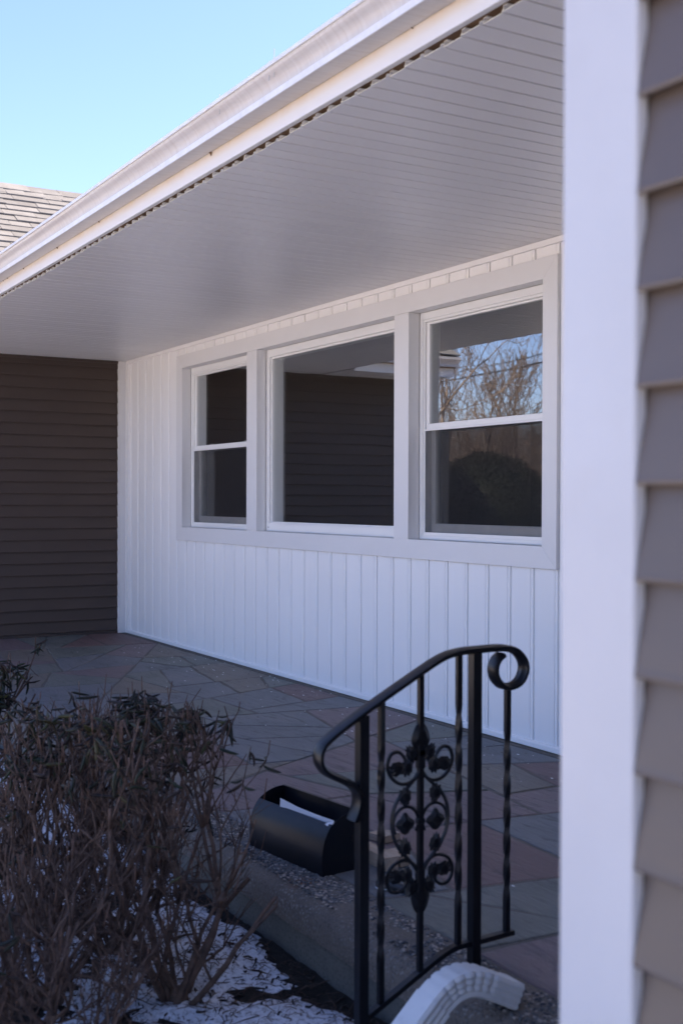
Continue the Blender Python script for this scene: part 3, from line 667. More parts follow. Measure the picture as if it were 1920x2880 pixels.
# --- roofs
roof = empty('roof', (0, 0, 0)); roof.parent = house; roof['label'] = 'grey brown asphalt shingle roof'
RM = 0.708; EX, EZ, RX = 0.73, 2.615, -1.62; RZ = EZ+RM*(EX-RX)
mb = MB()
mb.prism([(EX-0.02, EZ-0.03), (RX, RZ-0.03), (RX-2.3, RZ-0.03-RM*2.3), (RX-2.3, RZ-0.14-RM*2.3), (RX, RZ-0.16), (EX-0.1, EZ-0.11)], lambda p: (p[0], -3.0, p[1]), lambda p: (p[0], 6.5, p[1])); mb.obj('wing_deck', M['timber'], roof)
th = math.atan(RM); slope_len = (EX-RX)/math.cos(th); ex_ = 0.128
def sh_mesh(nm, w_, ln=0.20, t_=0.008):
    m_ = MB(); m_.box(-ln, 0.0, 0.0, w_, 0, t_); return m_.mesh(nm, M['shingle'])
widths = [0.20, 0.26, 0.31, 0.35]; shm = [sh_mesh('shingle_mesh', w_-0.004, t_=tt) for w_, tt in zip(widths, (0.009, 0.013, 0.011, 0.014))]
srn = random.Random(4); stuff = MB(); count = 0
for r in range(int(slope_len/ex_)+1):
    s0 = r*ex_
    xx = EX - s0*math.cos(th); zz_ = EZ + s0*math.sin(th)
    y = -3.02 + srn.uniform(0, 0.15)
    while y < 5.0:
        k_ = srn.randrange(4); w_ = widths[k_]; dz = srn.uniform(0, 0.002)
        if -1.35 < y < 1.15 and count < 295:
            tilt = th - 0.105
            link('shingle', shm[k_], roof, (xx, y, zz_+0.004+dz), (0, tilt, 0)); count += 1
        else:
            c2, s2 = math.cos(th-0.105), math.sin(th-0.105)
            def P(a, b, h): return (xx-a*c2+h*s2, y+b, zz_+0.004+a*s2+h*c2+dz)
            stuff.add([P(0, 0, 0), P(0.2, 0, 0), P(0.2, w_-.004, 0), P(0, w_-.004, 0), P(0, 0, 0.010), P(0.2, 0, 0.010), P(0.2, w_-.004, 0.010), P(0, w_-.004, 0.010)],
                      [(3, 2, 1, 0), (4, 5, 6, 7), (0, 1, 5, 4), (1, 2, 6, 5), (2, 3, 7, 6), (3, 0, 4, 7)])
        y += w_
o = stuff.obj('far_shingles', M['shingle'], roof); o['kind'] = 'stuff'
m_ = MB()
for sgn in (1,):
    m_.add([(-0.13, 0, -0.13*RM*0.9), (0, 0, 0.006), (0.13, 0, -0.13*RM*0.9), (-0.13, 0.30, -0.13*RM*0.9+0.012), (0, 0.30, 0.018), (0.13, 0.30, -0.13*RM*0.9+0.012),
            (-0.13, 0, -0.13*RM*0.9-0.01), (0, 0, -0.006), (0.13, 0, -0.13*RM*0.9-0.01), (-0.13, 0.30, -0.13*RM*0.9), (0, 0.30, 0.004), (0.13, 0.30, -0.13*RM*0.9)],
           [(0, 1, 4, 3), (1, 2, 5, 4), (6, 9, 10, 7), (7, 10, 11, 8), (3, 4, 10, 9), (4, 5, 11, 10), (0, 6, 7, 1), (1, 7, 8, 2), (0, 3, 9, 6), (2, 8, 11, 5)])
capm = m_.mesh('ridge_mesh', M['shingle'])
for i in range(40): link('ridge_shingle', capm, roof, (RX, -3.0+0.2*i, RZ-0.004))
# main roof over porch and near wing: decks with shingle courses, unseen from the front but casting shade
mr_ = 0.417
def deck(nm, x0, x1, ye, ze, yr=3.4):
    m_ = MB(); zr = ze+mr_*(yr-ye)
    m_.prism([(ye, ze-0.006), (yr, zr), (yr*2-ye, ze), (yr*2-ye, ze-0.14), (yr, zr-0.16), (ye+0.12, ze-0.10+0.06), (ye+0.02, ze-0.03)], lambda p: (x0, p[0], p[1]), lambda p: (x1, p[0], p[1]))
    L = math.hypot(yr-ye, zr-ze); nn = int(L/0.14); a = math.atan(mr_)
    m_.obj(nm, M['shingle'], roof)
    m2 = MB()
    for r in range(nn+1):
        y0, z0 = ye+r*0.14*math.cos(a), ze+r*0.14*math.sin(a)
        m2.box(x0, x1, 0, 0.0, 0, 0) if False else m2.prism([(y0-0.01, z0-0.004), (y0-0.01, z0+0.008), (y0+0.14, z0+0.0605), (y0+0.14, z0+0.052)], lambda p: (x0, p[0], p[1]), lambda p: (x1, p[0], p[1]))
    m2.obj('shingle_courses', M['shingle'], roof)
deck('porch_deck', 0.3, 9.14, -1.905, 2.605)
deck('near_deck', 9.141, 13.0, -3.10, 2.62)
mb = MB(); mb.box(9.155, 13.0, -3.05, NY-0.004, 2.452, 2.466); mb.box(9.145, 13.0, -3.075, -3.052, 2.45, 2.62); mb.obj('near_soffit', M['trim'], near_w)
mb = MB(); mb.box(-0.1, 13.0, 4.6, 4.75, -0.3, 2.6); mb.box(12.3, 12.45, NY, 4.6, -0.3, 2.6); mb.obj('rear_wall', M['brown'], ret)
mb = MB(); mb.prism([(-1.80, 2.52), (-1.80, 2.6), (3.4, 4.7), (8.0, 2.6), (8.0, 2.52)], lambda p: (9.16, p[0], p[1]), lambda p: (9.3, p[0], p[1])); mb.obj('attic_wall', M['timber'], roof)

# ================================================================== RAILING
XR = 7.736
rail = empty('stair_railing', (XR, -1.87, 0), 'black wrought iron stair railing with curled ends and a leafy scroll panel', 'railing')
rail_off = Vector((XR, -1.87, 0))
def rp(y, z, dx=0): return (dx, y+1.87, z)       # local coordinates
sec = [(a*1.2, b*1.35) for a, b in [(-0.017, -0.0045), (-0.017, 0.001), (-0.012, 0.0045), (-0.006, 0.0052), (-0.004, 0.0068), (0.004, 0.0068), (0.006, 0.0052), (0.012, 0.0045), (0.017, 0.001), (0.017, -0.0045), (0.011, -0.0065), (-0.011, -0.0065)]]
path = [(-2.232, 0.425), (-2.222, 0.447), (-2.2165, 0.470), (-2.220, 0.494), (-2.236, 0.513), (-2.262, 0.528), (-2.288, 0.541), (-2.310, 0.556), (-2.3235, 0.578), (-2.3215, 0.603), (-2.303, 0.6255), (-2.237, 0.6665), (-2.153, 0.712), (-2.039, 0.7705), (-1.992, 0.7935), (-1.955, 0.8070), (-1.910, 0.8140), (-1.859, 0.8155), (-1.785, 0.8155), (-1.745, 0.806), (-1.720, 0.782), (-1.714, 0.755), (-1.727, 0.728), (-1.752, 0.715), (-1.781, 0.717), (-1.803, 0.737), (-1.809, 0.763), (-1.800, 0.785), (-1.784, 0.797)]
mb = MB(); mb.sweepx(catmull([rp(*p) for p in path], 6), sec); mb.obj('handrail', M['iron'], rail, smooth=True)
path = [(-1.744, 0.070), (-1.867, 0.066), (-1.915, 0.065), (-1.945, 0.060), (-1.985, 0.045), (-2.036, 0.020), (-2.151, -0.037), (-2.196, -0.059)]
q = 0.0065
mb = MB(); mb.sweepx(catmull([rp(*p) for p in path], 5), [(-q*1.6, -q), (-q*1.6, q), (q*1.6, q), (q*1.6, -q)]); mb.obj('lower_rail', M['iron'], rail, bevel=0.001)
def bar(nm, y, z0, z1, w_, twist=None, n=90):
    m_ = MB(); 
    if not twist: m_.box(-w_/2, w_/2, y+1.87-w_/2, y+1.87+w_/2, z0, z1); return m_.obj(nm, M['iron'], rail, bevel=0.0012)
    vs = []; fs = []
    a0 = PI/4; za, zb = twist
    for i in range(n+1):
        z = z0+(z1-z0)*i/n; tt = min(max(z, za), zb); a = a0 + (tt-za)/0.30*2*PI
        vs += [(math.cos(a+k*PI/2)*w_*0.7071, y+1.87+math.sin(a+k*PI/2)*w_*0.7071, z) for k in range(4)]
    for i in range(n):
        for k in range(4): fs.append((i*4+k, i*4+(k+1) % 4, (i+1)*4+(k+1) % 4, (i+1)*4+k))
    m_.add(vs, fs+[(3, 2, 1, 0), (n*4, n*4+1, n*4+2, n*4+3)]); return m_.obj(nm, M['iron'], rail, smooth=True)
bar('newel_post', -1.869, 0.0, 0.812, 0.0265); bar('newel_post', -2.2055, -0.205, 0.678, 0.0265)
bar('baluster', -2.151, -0.034, 0.712, 0.0138, (0.06, 0.60)); bar('baluster', -2.036, 0.022, 0.770, 0.0140)
bar('baluster', -1.9195, 0.068, 0.812, 0.0138, (0.16, 0.68)); bar('baluster', -1.7645, 0.072, 0.716, 0.0138, (0.15, 0.60))
for yy, zz0 in ((-1.869, 0.0), (-2.2055, -0.205)):
    m_ = MB(); m_.box(-0.03, 0.03, yy+1.87-0.03, yy+1.87+0.03, zz0-0.004, zz0+0.005); m_.obj('base_plate', M['iron'], rail, bevel=0.001)
# scroll ornament
scr = MB(); c0 = -2.036
def arc(cy, cz, ry, rz, a0, a1, n=22, sg=1): return [rp(c0+sg*(cy+ry*math.cos(math.radians(a0+(a1-a0)*i/n))), cz+rz*math.sin(math.radians(a0+(a1-a0)*i/n))) for i in range(n+1)]
def path2(pts, sg): return catmull([rp(c0+sg*a, b) for a, b in pts], 5)
for sg in (1, -1):
    # upper volute: from the middle collar out, round and back in
    scr.tube(path2([(0.004, 0.520), (0.020, 0.505), (0.040, 0.497), (0.064, 0.500), (0.086, 0.518), (0.097, 0.545), (0.088, 0.572), (0.066, 0.578), (0.049, 0.563), (0.043, 0.545)], sg), [0.0048]*41+[0.0044]*5, 6)
    # big outer lobe
    scr.tube(path2([(0.006, 0.522), (0.022, 0.502), (0.050, 0.478), (0.074, 0.448), (0.084, 0.410), (0.078, 0.368), (0.058, 0.332), (0.034, 0.308), (0.014, 0.284), (0.004, 0.262)], sg), 0.0048, 6)
    # inner round about the rosette
    scr.tube([rp(c0+sg*(0.043+0.037*math.cos(a)), 0.400+0.040*math.sin(a)) for a in [math.radians(-35+ i*12) for i in range(22)]], 0.0042, 6)
    # lower volute
    scr.tube(path2([(0.004, 0.275), (0.018, 0.293), (0.040, 0.307), (0.064, 0.306), (0.088, 0.292), (0.098, 0.265), (0.088, 0.238), (0.066, 0.232), (0.048, 0.243), (0.043, 0.258)], sg), 0.0048, 6)
ornament = scr.obj('scroll', M['iron'], rail, smooth=True)
def leafmesh(nm, L, W, lobes=5, th_=0.004):
    m_ = MB(); n = 22; rim = []
    for i in range(n):
        a = 2*PI*i/n; rr = 1+0.16*math.cos(lobes*2*a)
        yy_ = math.sin(a)*W/2*rr*(1.0-0.25*math.cos(a)); zz2 = math.cos(a)*L/2*rr
        rim.append((yy_, zz2))
    vs = [(th_*0.3, a, b) for a, b in rim]+[(-th_*0.3, a, b) for a, b in rim]+[(th_*1.5, a*0.5, b*0.5) for a, b in rim]+[(-th_*1.5, a*0.5, b*0.5) for a, b in rim]+[(th_*0.9, 0, 0), (-th_*0.9, 0, 0)]
    fs = []
    for i in range(n):
        j = (i+1) % n
        fs += [(i, j, n+j, n+i), (i, 2*n+i, 2*n+j, j), (n+i, n+j, 3*n+j, 3*n+i), (2*n+i, 4*n, 2*n+j), (3*n+i, 3*n+j, 4*n+1)]
    m_.add(vs, fs); return m_.mesh(nm, M['iron'], smooth=True)
LF = leafmesh('iron_leaf', 0.047, 0.035); RS = leafmesh('iron_rosette', 0.048, 0.048, 2, 0.006); FN = leafmesh('iron_finial', 0.058, 0.060, 1, 0.006)
def put(me, name, dy, z, ang=0, s=1.0):
    o = link(name, me, ornament, (0, c0+1.87+dy, z), (math.radians(ang), 0, 0)); o.scale = (s, s, s); return o
for sg in (1, -1):
    put(LF, 'iron_leaf', sg*0.026, 0.570, -sg*40); put(LF, 'iron_leaf', sg*0.040, 0.538, sg*15, 0.95); put(LF, 'iron_leaf', sg*0.068, 0.537, sg*75, 1.0)
    put(LF, 'iron_leaf', sg*0.045, 0.464, sg*170, 1.0); put(RS, 'iron_rosette', sg*0.045, 0.399, 0); put(LF, 'iron_leaf', sg*0.046, 0.340, sg*-8, 1.0)
    put(LF, 'iron_leaf', sg*0.040, 0.268, sg*165, 0.95); put(LF, 'iron_leaf', sg*0.069, 0.270, sg*100, 1.0); put(LF, 'iron_leaf', sg*0.026, 0.236, sg*-140)
put(FN, 'iron_finial', 0, 0.612, 0, 1.0); put(FN, 'iron_finial', 0, 0.200, 180, 1.0)
for zz2, hh in ((0.575, 0.03), (0.555, 0.05), (0.235, 0.03), (0.262, 0.04), (0.400, 0.016)):
    m_ = MB(); m_.box(-0.009, 0.009, c0+1.87-0.011, c0+1.87+0.011, zz2-hh/2, zz2+hh/2); m_.obj('collar', M['iron'], ornament, bevel=0.004)

# ================================================================== DOWNSPOUT
M['spout'] = painted('scuffed_white_aluminium', lin(0.60, 0.60, 0.60), 0.05, 0.42, 0.5, (8, 8, 8), 0.2, 6, 0.35, lin(0.33, 0.31, 0.29))
ds = empty('downspout', (7.962, -1.955, 0), 'white ribbed downspout elbow lying over the porch slab edge', 'downspout')
cx_ = 0.0
cl = catmull([(0.0, 0.028, 0.030), (0.0, -0.008, 0.047), (0.0, -0.045, 0.0655), (0.0, -0.080, 0.081), (0.0, -0.115, 0.088), (0.0, -0.150, 0.083), (0.0, -0.180, 0.067), (0.0, -0.205, 0.046), (0.0, -0.235, 0.018)], 6)
def dsec(w_, h_, ribs=True):
    pts = []; n = 7
    # near (+x) and far (-x) faces carry shallow ribs, top/bottom plain; rounded corners
    for i in range(n*2+1):
        tt = -h_/2+0.005+(h_-0.01)*i/(n*2); pts.append((w_/2+(0.0016 if i % 4 in (1, 2) else -0.0010)*(1 if ribs else 0), tt))
    pts.append((w_/2-0.004, h_/2)); pts.append((-w_/2+0.004, h_/2))
    for i in range(n*2+1):
        tt = h_/2-0.005-(h_-0.01)*i/(n*2); pts.append((-w_/2-(0.0016 if i % 4 in (1, 2) else -0.0010)*(1 if ribs else 0), tt))
    pts.append((-w_/2+0.004, -h_/2)); pts.append((w_/2-0.004, -h_/2)); return pts
def open_sweep(pts, sc_fun, name, parent, mat, inner=0.92):
    m_ = MB(); pts = [Vector(p) for p in pts]; X = Vector((1, 0, 0)); rows = []
    for i, p in enumerate(pts):
        t_ = (pts[min(i+1, len(pts)-1)]-pts[max(i-1, 0)]).normalized(); nn = t_.cross(X).normalized()*-1
        rows.append([p+X*a+nn*b for a, b in sc_fun(i)])
    n = len(rows[0]); vs = [v_ for r in rows for v_ in r]
    fs = [(i*n+k_, i*n+(k_+1) % n, (i+1)*n+(k_+1) % n, (i+1)*n+k_) for i in range(len(rows)-1) for k_ in range(n)]
    # inner wall so the open end has thickness
    off = len(vs)
    for i, r in enumerate(rows):
        cc = sum(r, Vector())/n; vs += [cc+(v_-cc)*inner for v_ in r]
    fs += [(off+i*n+(k_+1) % n, off+i*n+k_, off+(i+1)*n+k_, off+(i+1)*n+(k_+1) % n) for i in range(len(rows)-1) for k_ in range(n)]
    L = len(rows)-1
    fs += [(k_, (k_+1) % n, off+(k_+1) % n, off+k_) for k_ in range(n)] + [(L*n+(k_+1) % n, L*n+k_, off+L*n+k_, off+L*n+(k_+1) % n) for k_ in range(n)]
    m_.add(vs, fs); return m_.obj(name, mat, parent, smooth=True)
W_, H_ = 0.070, 0.060
pleats = {14: 1, 18: 1, 22: 1, 26: 1, 30: 1, 34: 1}
def esec(i):
    s0 = dsec(W_, H_)
    k_ = 0.0035 if i in pleats else 0
    fl = 1.0 if i > 4 else 1.04     # crimped collar at the mouth
    return [(a*fl*(1-(k_*34 if b < 0.014 else 0)*(1 if abs(a) > W_*0.4 else 0)), b*fl*(0.93 if k_ and b < 0 else 1)) for a, b in s0]
open_sweep(cl, esec, 'elbow', ds, M['spout'])
st2 = [(0.0, -0.196, 0.054), (0.0, -0.235, 0.018), (0.0, -0.34, -0.079), (0.0, -0.46, -0.190)]
open_sweep(st2, lambda i: [(a*1.07, b*1.08) for a, b in dsec(W_, H_)], 'straight_pipe', ds, M['spout'])
m_ = MB(); m_.tube([(0.018, 0.012, 0.050), (0.020, 0.018, 0.066)], 0.0022, 6); m_.tube([(0.0197, 0.0172, 0.064), (0.0200, 0.0182, 0.068)], 0.0045, 8); m_.obj('screw', M['screwmetal'], ds)
ds.rotation_euler = (0, 0, math.radians(0))

# ================================================================== MAILBOX
mbx = empty('mailbox', (6.911, -1.848, 0), 'black metal wall mailbox standing open on the slab edge with paper inside', 'mailbox')
mbx.rotation_euler = (0, 0, math.atan2(0.05, 0.431))      # local -x runs along its length
Lm = 0.425
fc = [(0.0, 0.0), (-0.004, 0.035), (-0.003, 0.075), (0.006, 0.115), (0.022, 0.145), (0.036, 0.160)]
ec = fc + [(0.060, 0.176), (0.090, 0.187), (0.115, 0.191), (0.138, 0.192), (0.142, 0.188), (0.142, 0.0)]
fcs = [tuple(p) for p in [(v_.x, v_.y) for v_ in catmull([(a, b, 0) for a, b in fc], 4)]]
ecs = fcs + [(v_.x, v_.y) for v_ in catmull([(a, b, 0) for a, b in ec[5:10]], 4)][1:] + ec[10:]
t_ = 0.0016
m_ = MB(); m_.prism(fcs+[(p[0]+t_, p[1]) for p in reversed(fcs)], lambda p: (-0.001, p[0], p[1]), lambda p: (-Lm+0.001, p[0], p[1])); m_.obj('front_panel', M['mailbox'], mbx, smooth=True)
for xx in (0, -Lm):
    m_ = MB(); m_.prism(ecs, lambda p: (xx+(0.0015 if xx == 0 else -0.0015), p[0], p[1]), lambda p: (xx+(0 if xx == 0 else 0), p[0], p[1])); m_.obj('end_panel', M['mailbox'], mbx)
m_ = MB(); m_.box(-Lm, 0, 0.1405, 0.1425, 0.0, 0.193); m_.box(-Lm, 0, 0.134, 0.1404, 0.190, 0.1925); m_.obj('back_panel', M['mailbox'], mbx)
m_ = MB(); m_.box(-Lm+0.001, -0.001, 0.002, 0.140, 0.001, 0.0025); m_.obj('bottom_panel', M['mailbox'], mbx)
for (yy, zz2, r_) in ((0.118, 0.105, 0.010), (0.118, 0.028, 0.005)):
    m_ = MB(); m_.tube([(0.001, yy, zz2), (0.0045, yy, zz2)], r_, 12); m_.obj('hinge_button', M['iron'], mbx)
m_ = MB()
pp = [(-0.295, 0.035, 0.187), (-0.20, 0.040, 0.176), (-0.10, 0.044, 0.172), (-0.012, 0.050, 0.170)]
vs = []
for (a, b, c_) in pp: vs += [(a, b, c_), (a, b+0.002, c_-0.001), (a, b-0.006, 0.06), (a, b-0.004, 0.06)]
fs = []
for i in range(3):
    for k_ in ((0, 1), (1, 3), (3, 2), (2, 0)): fs.append((i*4+k_[0], i*4+k_[1], i*4+4+k_[1], i*4+4+k_[0]))
m_.add(vs, fs+[(0, 2, 3, 1), (12, 13, 15, 14)])
m_.add([(-0.012, 0.050, 0.170), (-0.012, 0.052, 0.169), (-0.004, 0.030, 0.150), (-0.030, 0.028, 0.158), (-0.010, 0.051, 0.166)], [(0, 1, 2), (0, 2, 3), (1, 4, 2), (0, 3, 4), (2, 4, 3)])
o = m_.obj('letter', M['paper'], None); o.matrix_world = Matrix.Translation(mbx.location) @ mbx.rotation_euler.to_matrix().to_4x4()
tag(o, 'white folded paper sticking up out of the black mailbox', 'paper')

# ================================================================== WOOD OFFCUTS
def block(x0, x1, y0, y1, h, rz, label, shape=None):
    cx, cy = (x0+x1)/2, (y0+y1)/2; m_ = MB()
    lx, ly = (x1-x0)/2, (y1-y0)/2
    if shape == 'wedge':
        pr = [(-lx, -ly), (lx, -ly), (lx, ly), (lx*0.4, ly*1.1), (-lx*0.2, ly*0.95), (-lx*0.7, ly*0.4)]
        m_.prism(pr, lambda p: (p[0], p[1], 0.001), lambda p: (p[0], p[1], h))
    elif shape == 'notch':
        pr = [(-lx, -ly), (lx, -ly), (lx, ly*0.3), (lx*0.5, ly*0.5), (lx*0.3, ly), (-lx, ly)]
        m_.prism(pr, lambda p: (p[0], p[1], 0.001), lambda p: (p[0], p[1], h))
    else: m_.box(-lx, lx, -ly, ly, 0.001, h)
    o = m_.obj('wood_block', M['wood'], None, bevel=0.0012, loc=(cx, cy, 0.002)); o.rotation_euler = (0, 0, math.radians(rz))
    tag(o, label, 'wood block', 'pine offcuts behind the mailbox')
block(6.70, 6.975, -1.650, -1.600, 0.046, -2, 'longest pale pine offcut lying against the back of the mailbox')
block(6.865, 6.955, -1.592, -1.532, 0.036, 8, 'small notched pine offcut right of the long offcut', 'notch')
block(6.62, 6.70, -1.500, -1.420, 0.026, 12, 'round cornered pine offcut lying farthest from the mailbox', 'wedge')
# small dark cap with white rim beside the scroll
m_ = MB(); m_.tube([(0, 0, 0.002), (0, 0, 0.007)], 0.030, 20); m_.obj
capo = empty('plastic_cap', (7.10, -1.735, 0.002), 'small black plastic cap with a white rim lying beside the offcuts', 'cap')
m_.obj('rim', M['paper'], capo, smooth=True)
m_ = MB(); m_.tube([(0.004, 0, 0.0075), (0.004, 0, 0.020), (0.006, 0, 0.030), (0.010, 0, 0.034)], [0.032, 0.030, 0.020, 0.006], 20); m_.tube([(0.01, 0.0, 0.014), (0.055, 0.02, 0.012), (0.09, 0.035, 0.010)], [0.016, 0.014, 0.008], 10)
m_.obj('cap_body', M['dark_plastic'], capo, smooth=True)

# ================================================================== SHRUBS
def curled_leaf(nm, L, r, mat, seed):
    rr = random.Random(seed); m_ = MB(); n = 6; pts = []; rad = []
    bend = rr.uniform(-0.25, 0.25)
    for i in range(n+1):
        t_ = i/n; pts.append((bend*L*math.sin(t_*PI)*0.5, 0.1*L*t_*t_, -L*t_)); rad.append(r*(0.25+0.75*math.sin(PI*min(1, 0.08+t_*0.9))**0.6))
    rad[0] = r*0.18; rad[-1] = r*0.15
    m_.tube(pts, rad, 5); return m_.mesh(nm, mat, smooth='all')
LEAVES = [curled_leaf('curled_leaf', L, r, M[k_], i) for i, (L, r, k_) in enumerate([(0.060, 0.0048, 'leafA'), (0.075, 0.0055, 'leafA'), (0.050, 0.0045, 'leafB'), (0.068, 0.005, 'leafB'), (0.055, 0.006, 'leafC'), (0.07, 0.0048, 'leafA'), (0.045, 0.004, 'leafB')])]
def rand_unit(r):
    while True:
        v_ = Vector((r.uniform(-1, 1), r.uniform(-1, 1), r.uniform(-1, 1)))
        if 0.1 < v_.length < 1: return v_.normalized()
def make_shrub(name, base, height, spread, nstem, seed, label, lean=(0, 0), leaf_n=140, leaf_far=200, leafiness=0.5, zcap=None, dens=1.0, rmax=0.4):
    r = random.Random(seed); root = empty(name, base, label, 'shrub', 'leggy winter shrubs in the garden bed')
    wood = MB(); fine = MB(); tips = []
    B = Vector(base); zc = zcap or height
    def grow(p, d, L, rad, depth):
        nseg = 4; pts = [p.copy()]; rads = [rad]; dd = d.copy(); endr = rad*0.76; nodes = []; dead = False
        for i in range(nseg):
            dd = (dd + rand_unit(r)*(0.20 if depth < 2 else 0.13) + Vector((0, 0, 0.05))).normalized()
            q_ = pts[-1]+dd*(L/nseg)
            pts.append(q_); rads.append(rad+(endr-rad)*(i+1)/nseg); nodes.append((q_.copy(), dd.copy(), rads[-1]))
            if q_.z > zc*(1+0.07*noise.noise(Vector((q_.x*9, q_.y*9, seed)))) or math.hypot(q_.x, q_.y) > rmax*1.12 or q_.z < 0.0: dead = True; break
        (wood if depth < 3 else fine).tube(pts, rads, 6 if depth < 2 else (5 if depth < 3 else 4))
        if dead or depth >= 5 or rad < 0.0017:
            tips.append((pts[-1], dd)); return
        for k_ in range(2 if r.random() < 0.9 else 3):
            nd = (dd + rand_unit(r)*0.62 + Vector((0, 0, 0.22))).normalized()
            grow(pts[-1], nd, L*r.uniform(0.6, 1.0), endr*r.uniform(0.72, 0.95), depth+1)
        for (q_, d2, rr) in nodes[:-1]:
            if r.random() < 0.30*dens:
                nd = (d2*0.7 + rand_unit(r)*0.75 + Vector((0, 0, 0.25))).normalized()
                grow(q_, nd, L*r.uniform(0.5, 0.85), rr*r.uniform(0.45, 0.7), depth+1+(1 if r.random() < 0.4 else 0))
            elif r.random() < 0.45:      # dead side spur
                nd = (rand_unit(r)+Vector((0, 0, 0.1))).normalized(); fine.tube([q_, q_+nd*r.uniform(0.02, 0.05), q_+nd*r.uniform(0.05, 0.09)+rand_unit(r)*0.012], [max(rr*0.35, 0.0015), 0.0013, 0.0009], 4)
    for i in range(nstem):
        a = 2*PI*(i+r.uniform(-0.3, 0.3))/nstem
        d = Vector((math.cos(a)*spread+lean[0], math.sin(a)*spread+lean[1], 0.75+r.uniform(-0.15, 0.3))).normalized()
        grow(Vector((r.uniform(-0.03, 0.03), r.uniform(-0.03, 0.03), -0.01)), d, height*r.uniform(0.26, 0.38), r.uniform(0.0085, 0.0145), 0)
    wood.tube([(0, 0, -0.05), (0, 0, 0.0), (0.0, 0.0, 0.05)], [0.035, 0.03, 0.022], 8)
    wood.obj('branches', M['twig'], root, smooth='all', fix=False)
    # tips: upright reddish shoots and rolled leaves
    shoots = MB(); leafpts = []
    for (p, d) in tips:
        if r.random() < 0.16:
            h_ = r.uniform(0.02, 0.065); shoots.tube([p, p+Vector((d.x*0.3*h_, d.y*0.3*h_, h_))], [0.0019, 0.0014], 5)
        tf = min(1, max(0, (p.z-0.62*zc)/(0.3*zc)))**1.5
        if r.random() < leafiness*(0.08+1.1*tf):
            for k_ in range(r.randint(1, 4) if leafiness < 1.2 else r.randint(3, 8)): leafpts.append((p-d*r.uniform(0, 0.035), r.random()))
    fine.obj('twigs', M['twig'], root, smooth='all', fix=False)['kind'] = 'stuff'
    if shoots.v: shoots.obj('shoots', M['tip'], root, smooth='all', fix=False)['kind'] = 'stuff'
    # nearest leaves to the camera as parts, the rest joined
    leafpts.sort(key=lambda q_: ((B+q_[0])-CAM).length - q_[0].z*0.5)
    st_ = MB()
    from mathutils import Euler
    for i, (p, u_) in enumerate(leafpts[:leaf_n+leaf_far]):
        me = LEAVES[r.choices(range(7), [3, 3, 3, 2, 0.8, 2, 3])[0]]
        e_ = Euler((r.gauss(0, 0.75) , r.gauss(0, 0.75), r.uniform(0, 6.28)))
        if r.random() < 0.3: e_ = Euler((r.uniform(1.2, 1.9), 0, r.uniform(0, 6.28)))
        s_ = r.uniform(0.6, 1.1)
        if i < leaf_n:
            o = link('leaf', me, root, p, e_); o.scale = (s_, s_, s_)
        else:
            mtx = e_.to_matrix(); vs = [p+mtx @ (v_.co*s_) for v_ in me.vertices]; st_.cur = i % 3
            st_.add(vs, [tuple(f.vertices) for f in me.polygons])
    if st_.v:
        o = st_.obj('leaves', [M['leafA'], M['leafB'], M['leafA']], root, smooth='all', fix=False); o['kind'] = 'stuff'
    return root
make_shrub('shrub', (7.14, -2.43, -0.20), 0.84, 0.62, 8, 12, 'sparse bare twiggy shrub beside the mailbox, few curled leaves', (-0.02, 0.03), 140, 0, 0.40, 0.78, 1.0, 0.255)
make_shrub('shrub', (6.70, -2.46, -0.20), 0.80, 0.60, 8, 47, 'leaf topped twiggy shrub behind the bare one by the mailbox', (0.0, 0.0), 295, 260, 1.0, 0.76, 1.0, 0.31)
make_shrub('shrub', (6.95, -2.74, -0.20), 0.70, 0.85, 8, 33, 'tangled bare shrub over the snow, left of the one by the mailbox', (0.0, 0.02), 90, 0, 0.22, 0.66, 1.2, 0.30)
make_shrub('shrub', (6.38, -2.66, -0.20), 0.72, 0.60, 8, 90, 'twiggy shrub at the left edge below the dense leafy one', (0.0, 0.0), 90, 0, 0.14, 0.66, 1.15, 0.32)
make_shrub('shrub', (5.12, -2.56, -0.20), 0.84, 0.55, 8, 58, 'dense leafy shrub at the left edge against the porch slab', (0.0, -0.02), 270, 900, 1.3, 0.75, 1.15, 0.26)
make_shrub('shrub', (7.34, -2.90, -0.20), 0.55, 0.95, 8, 71, 'low tangled bare shrub nearest the lower left corner', (-0.05, 0.0), 60, 0, 0.10, 0.46, 1.2, 0.30)
# ground litter: fallen leaves and snapped twigs
lt = MB(); lr = random.Random(8)
for i in range(6000):
    x = lr.uniform(5.6, 8.1); y = lr.uniform(-3.2, -2.03); z = max(soil_h(x, y), snow_h(x, y))+0.002
    a = lr.uniform(0, 6.28); L = lr.uniform(0.008, 0.04) if lr.random() < 0.93 else lr.uniform(0.05, 0.12)
    dx, dy = math.cos(a)*L, math.sin(a)*L
    lt.cur = 0 if lr.random() < 0.85 else 1
    w2 = lr.uniform(0.0006, 0.0014) if lt.cur == 0 else lr.uniform(0.002, 0.004)
    lt.tube([(x, y, z), (x+dx*0.5+lr.uniform(-.004, .004), y+dy*0.5, z+lr.uniform(0, 0.01)), (x+dx, y+dy, z+lr.uniform(-0.002, 0.008))], [w2, w2*1.1, w2*0.5], 4)
tag(lt.obj('ground_litter', [M['twig'], M['leafB']], None, smooth='all', fix=False), 'fallen twigs and curled leaves scattered on snow and soil', 'litter', kind='stuff')
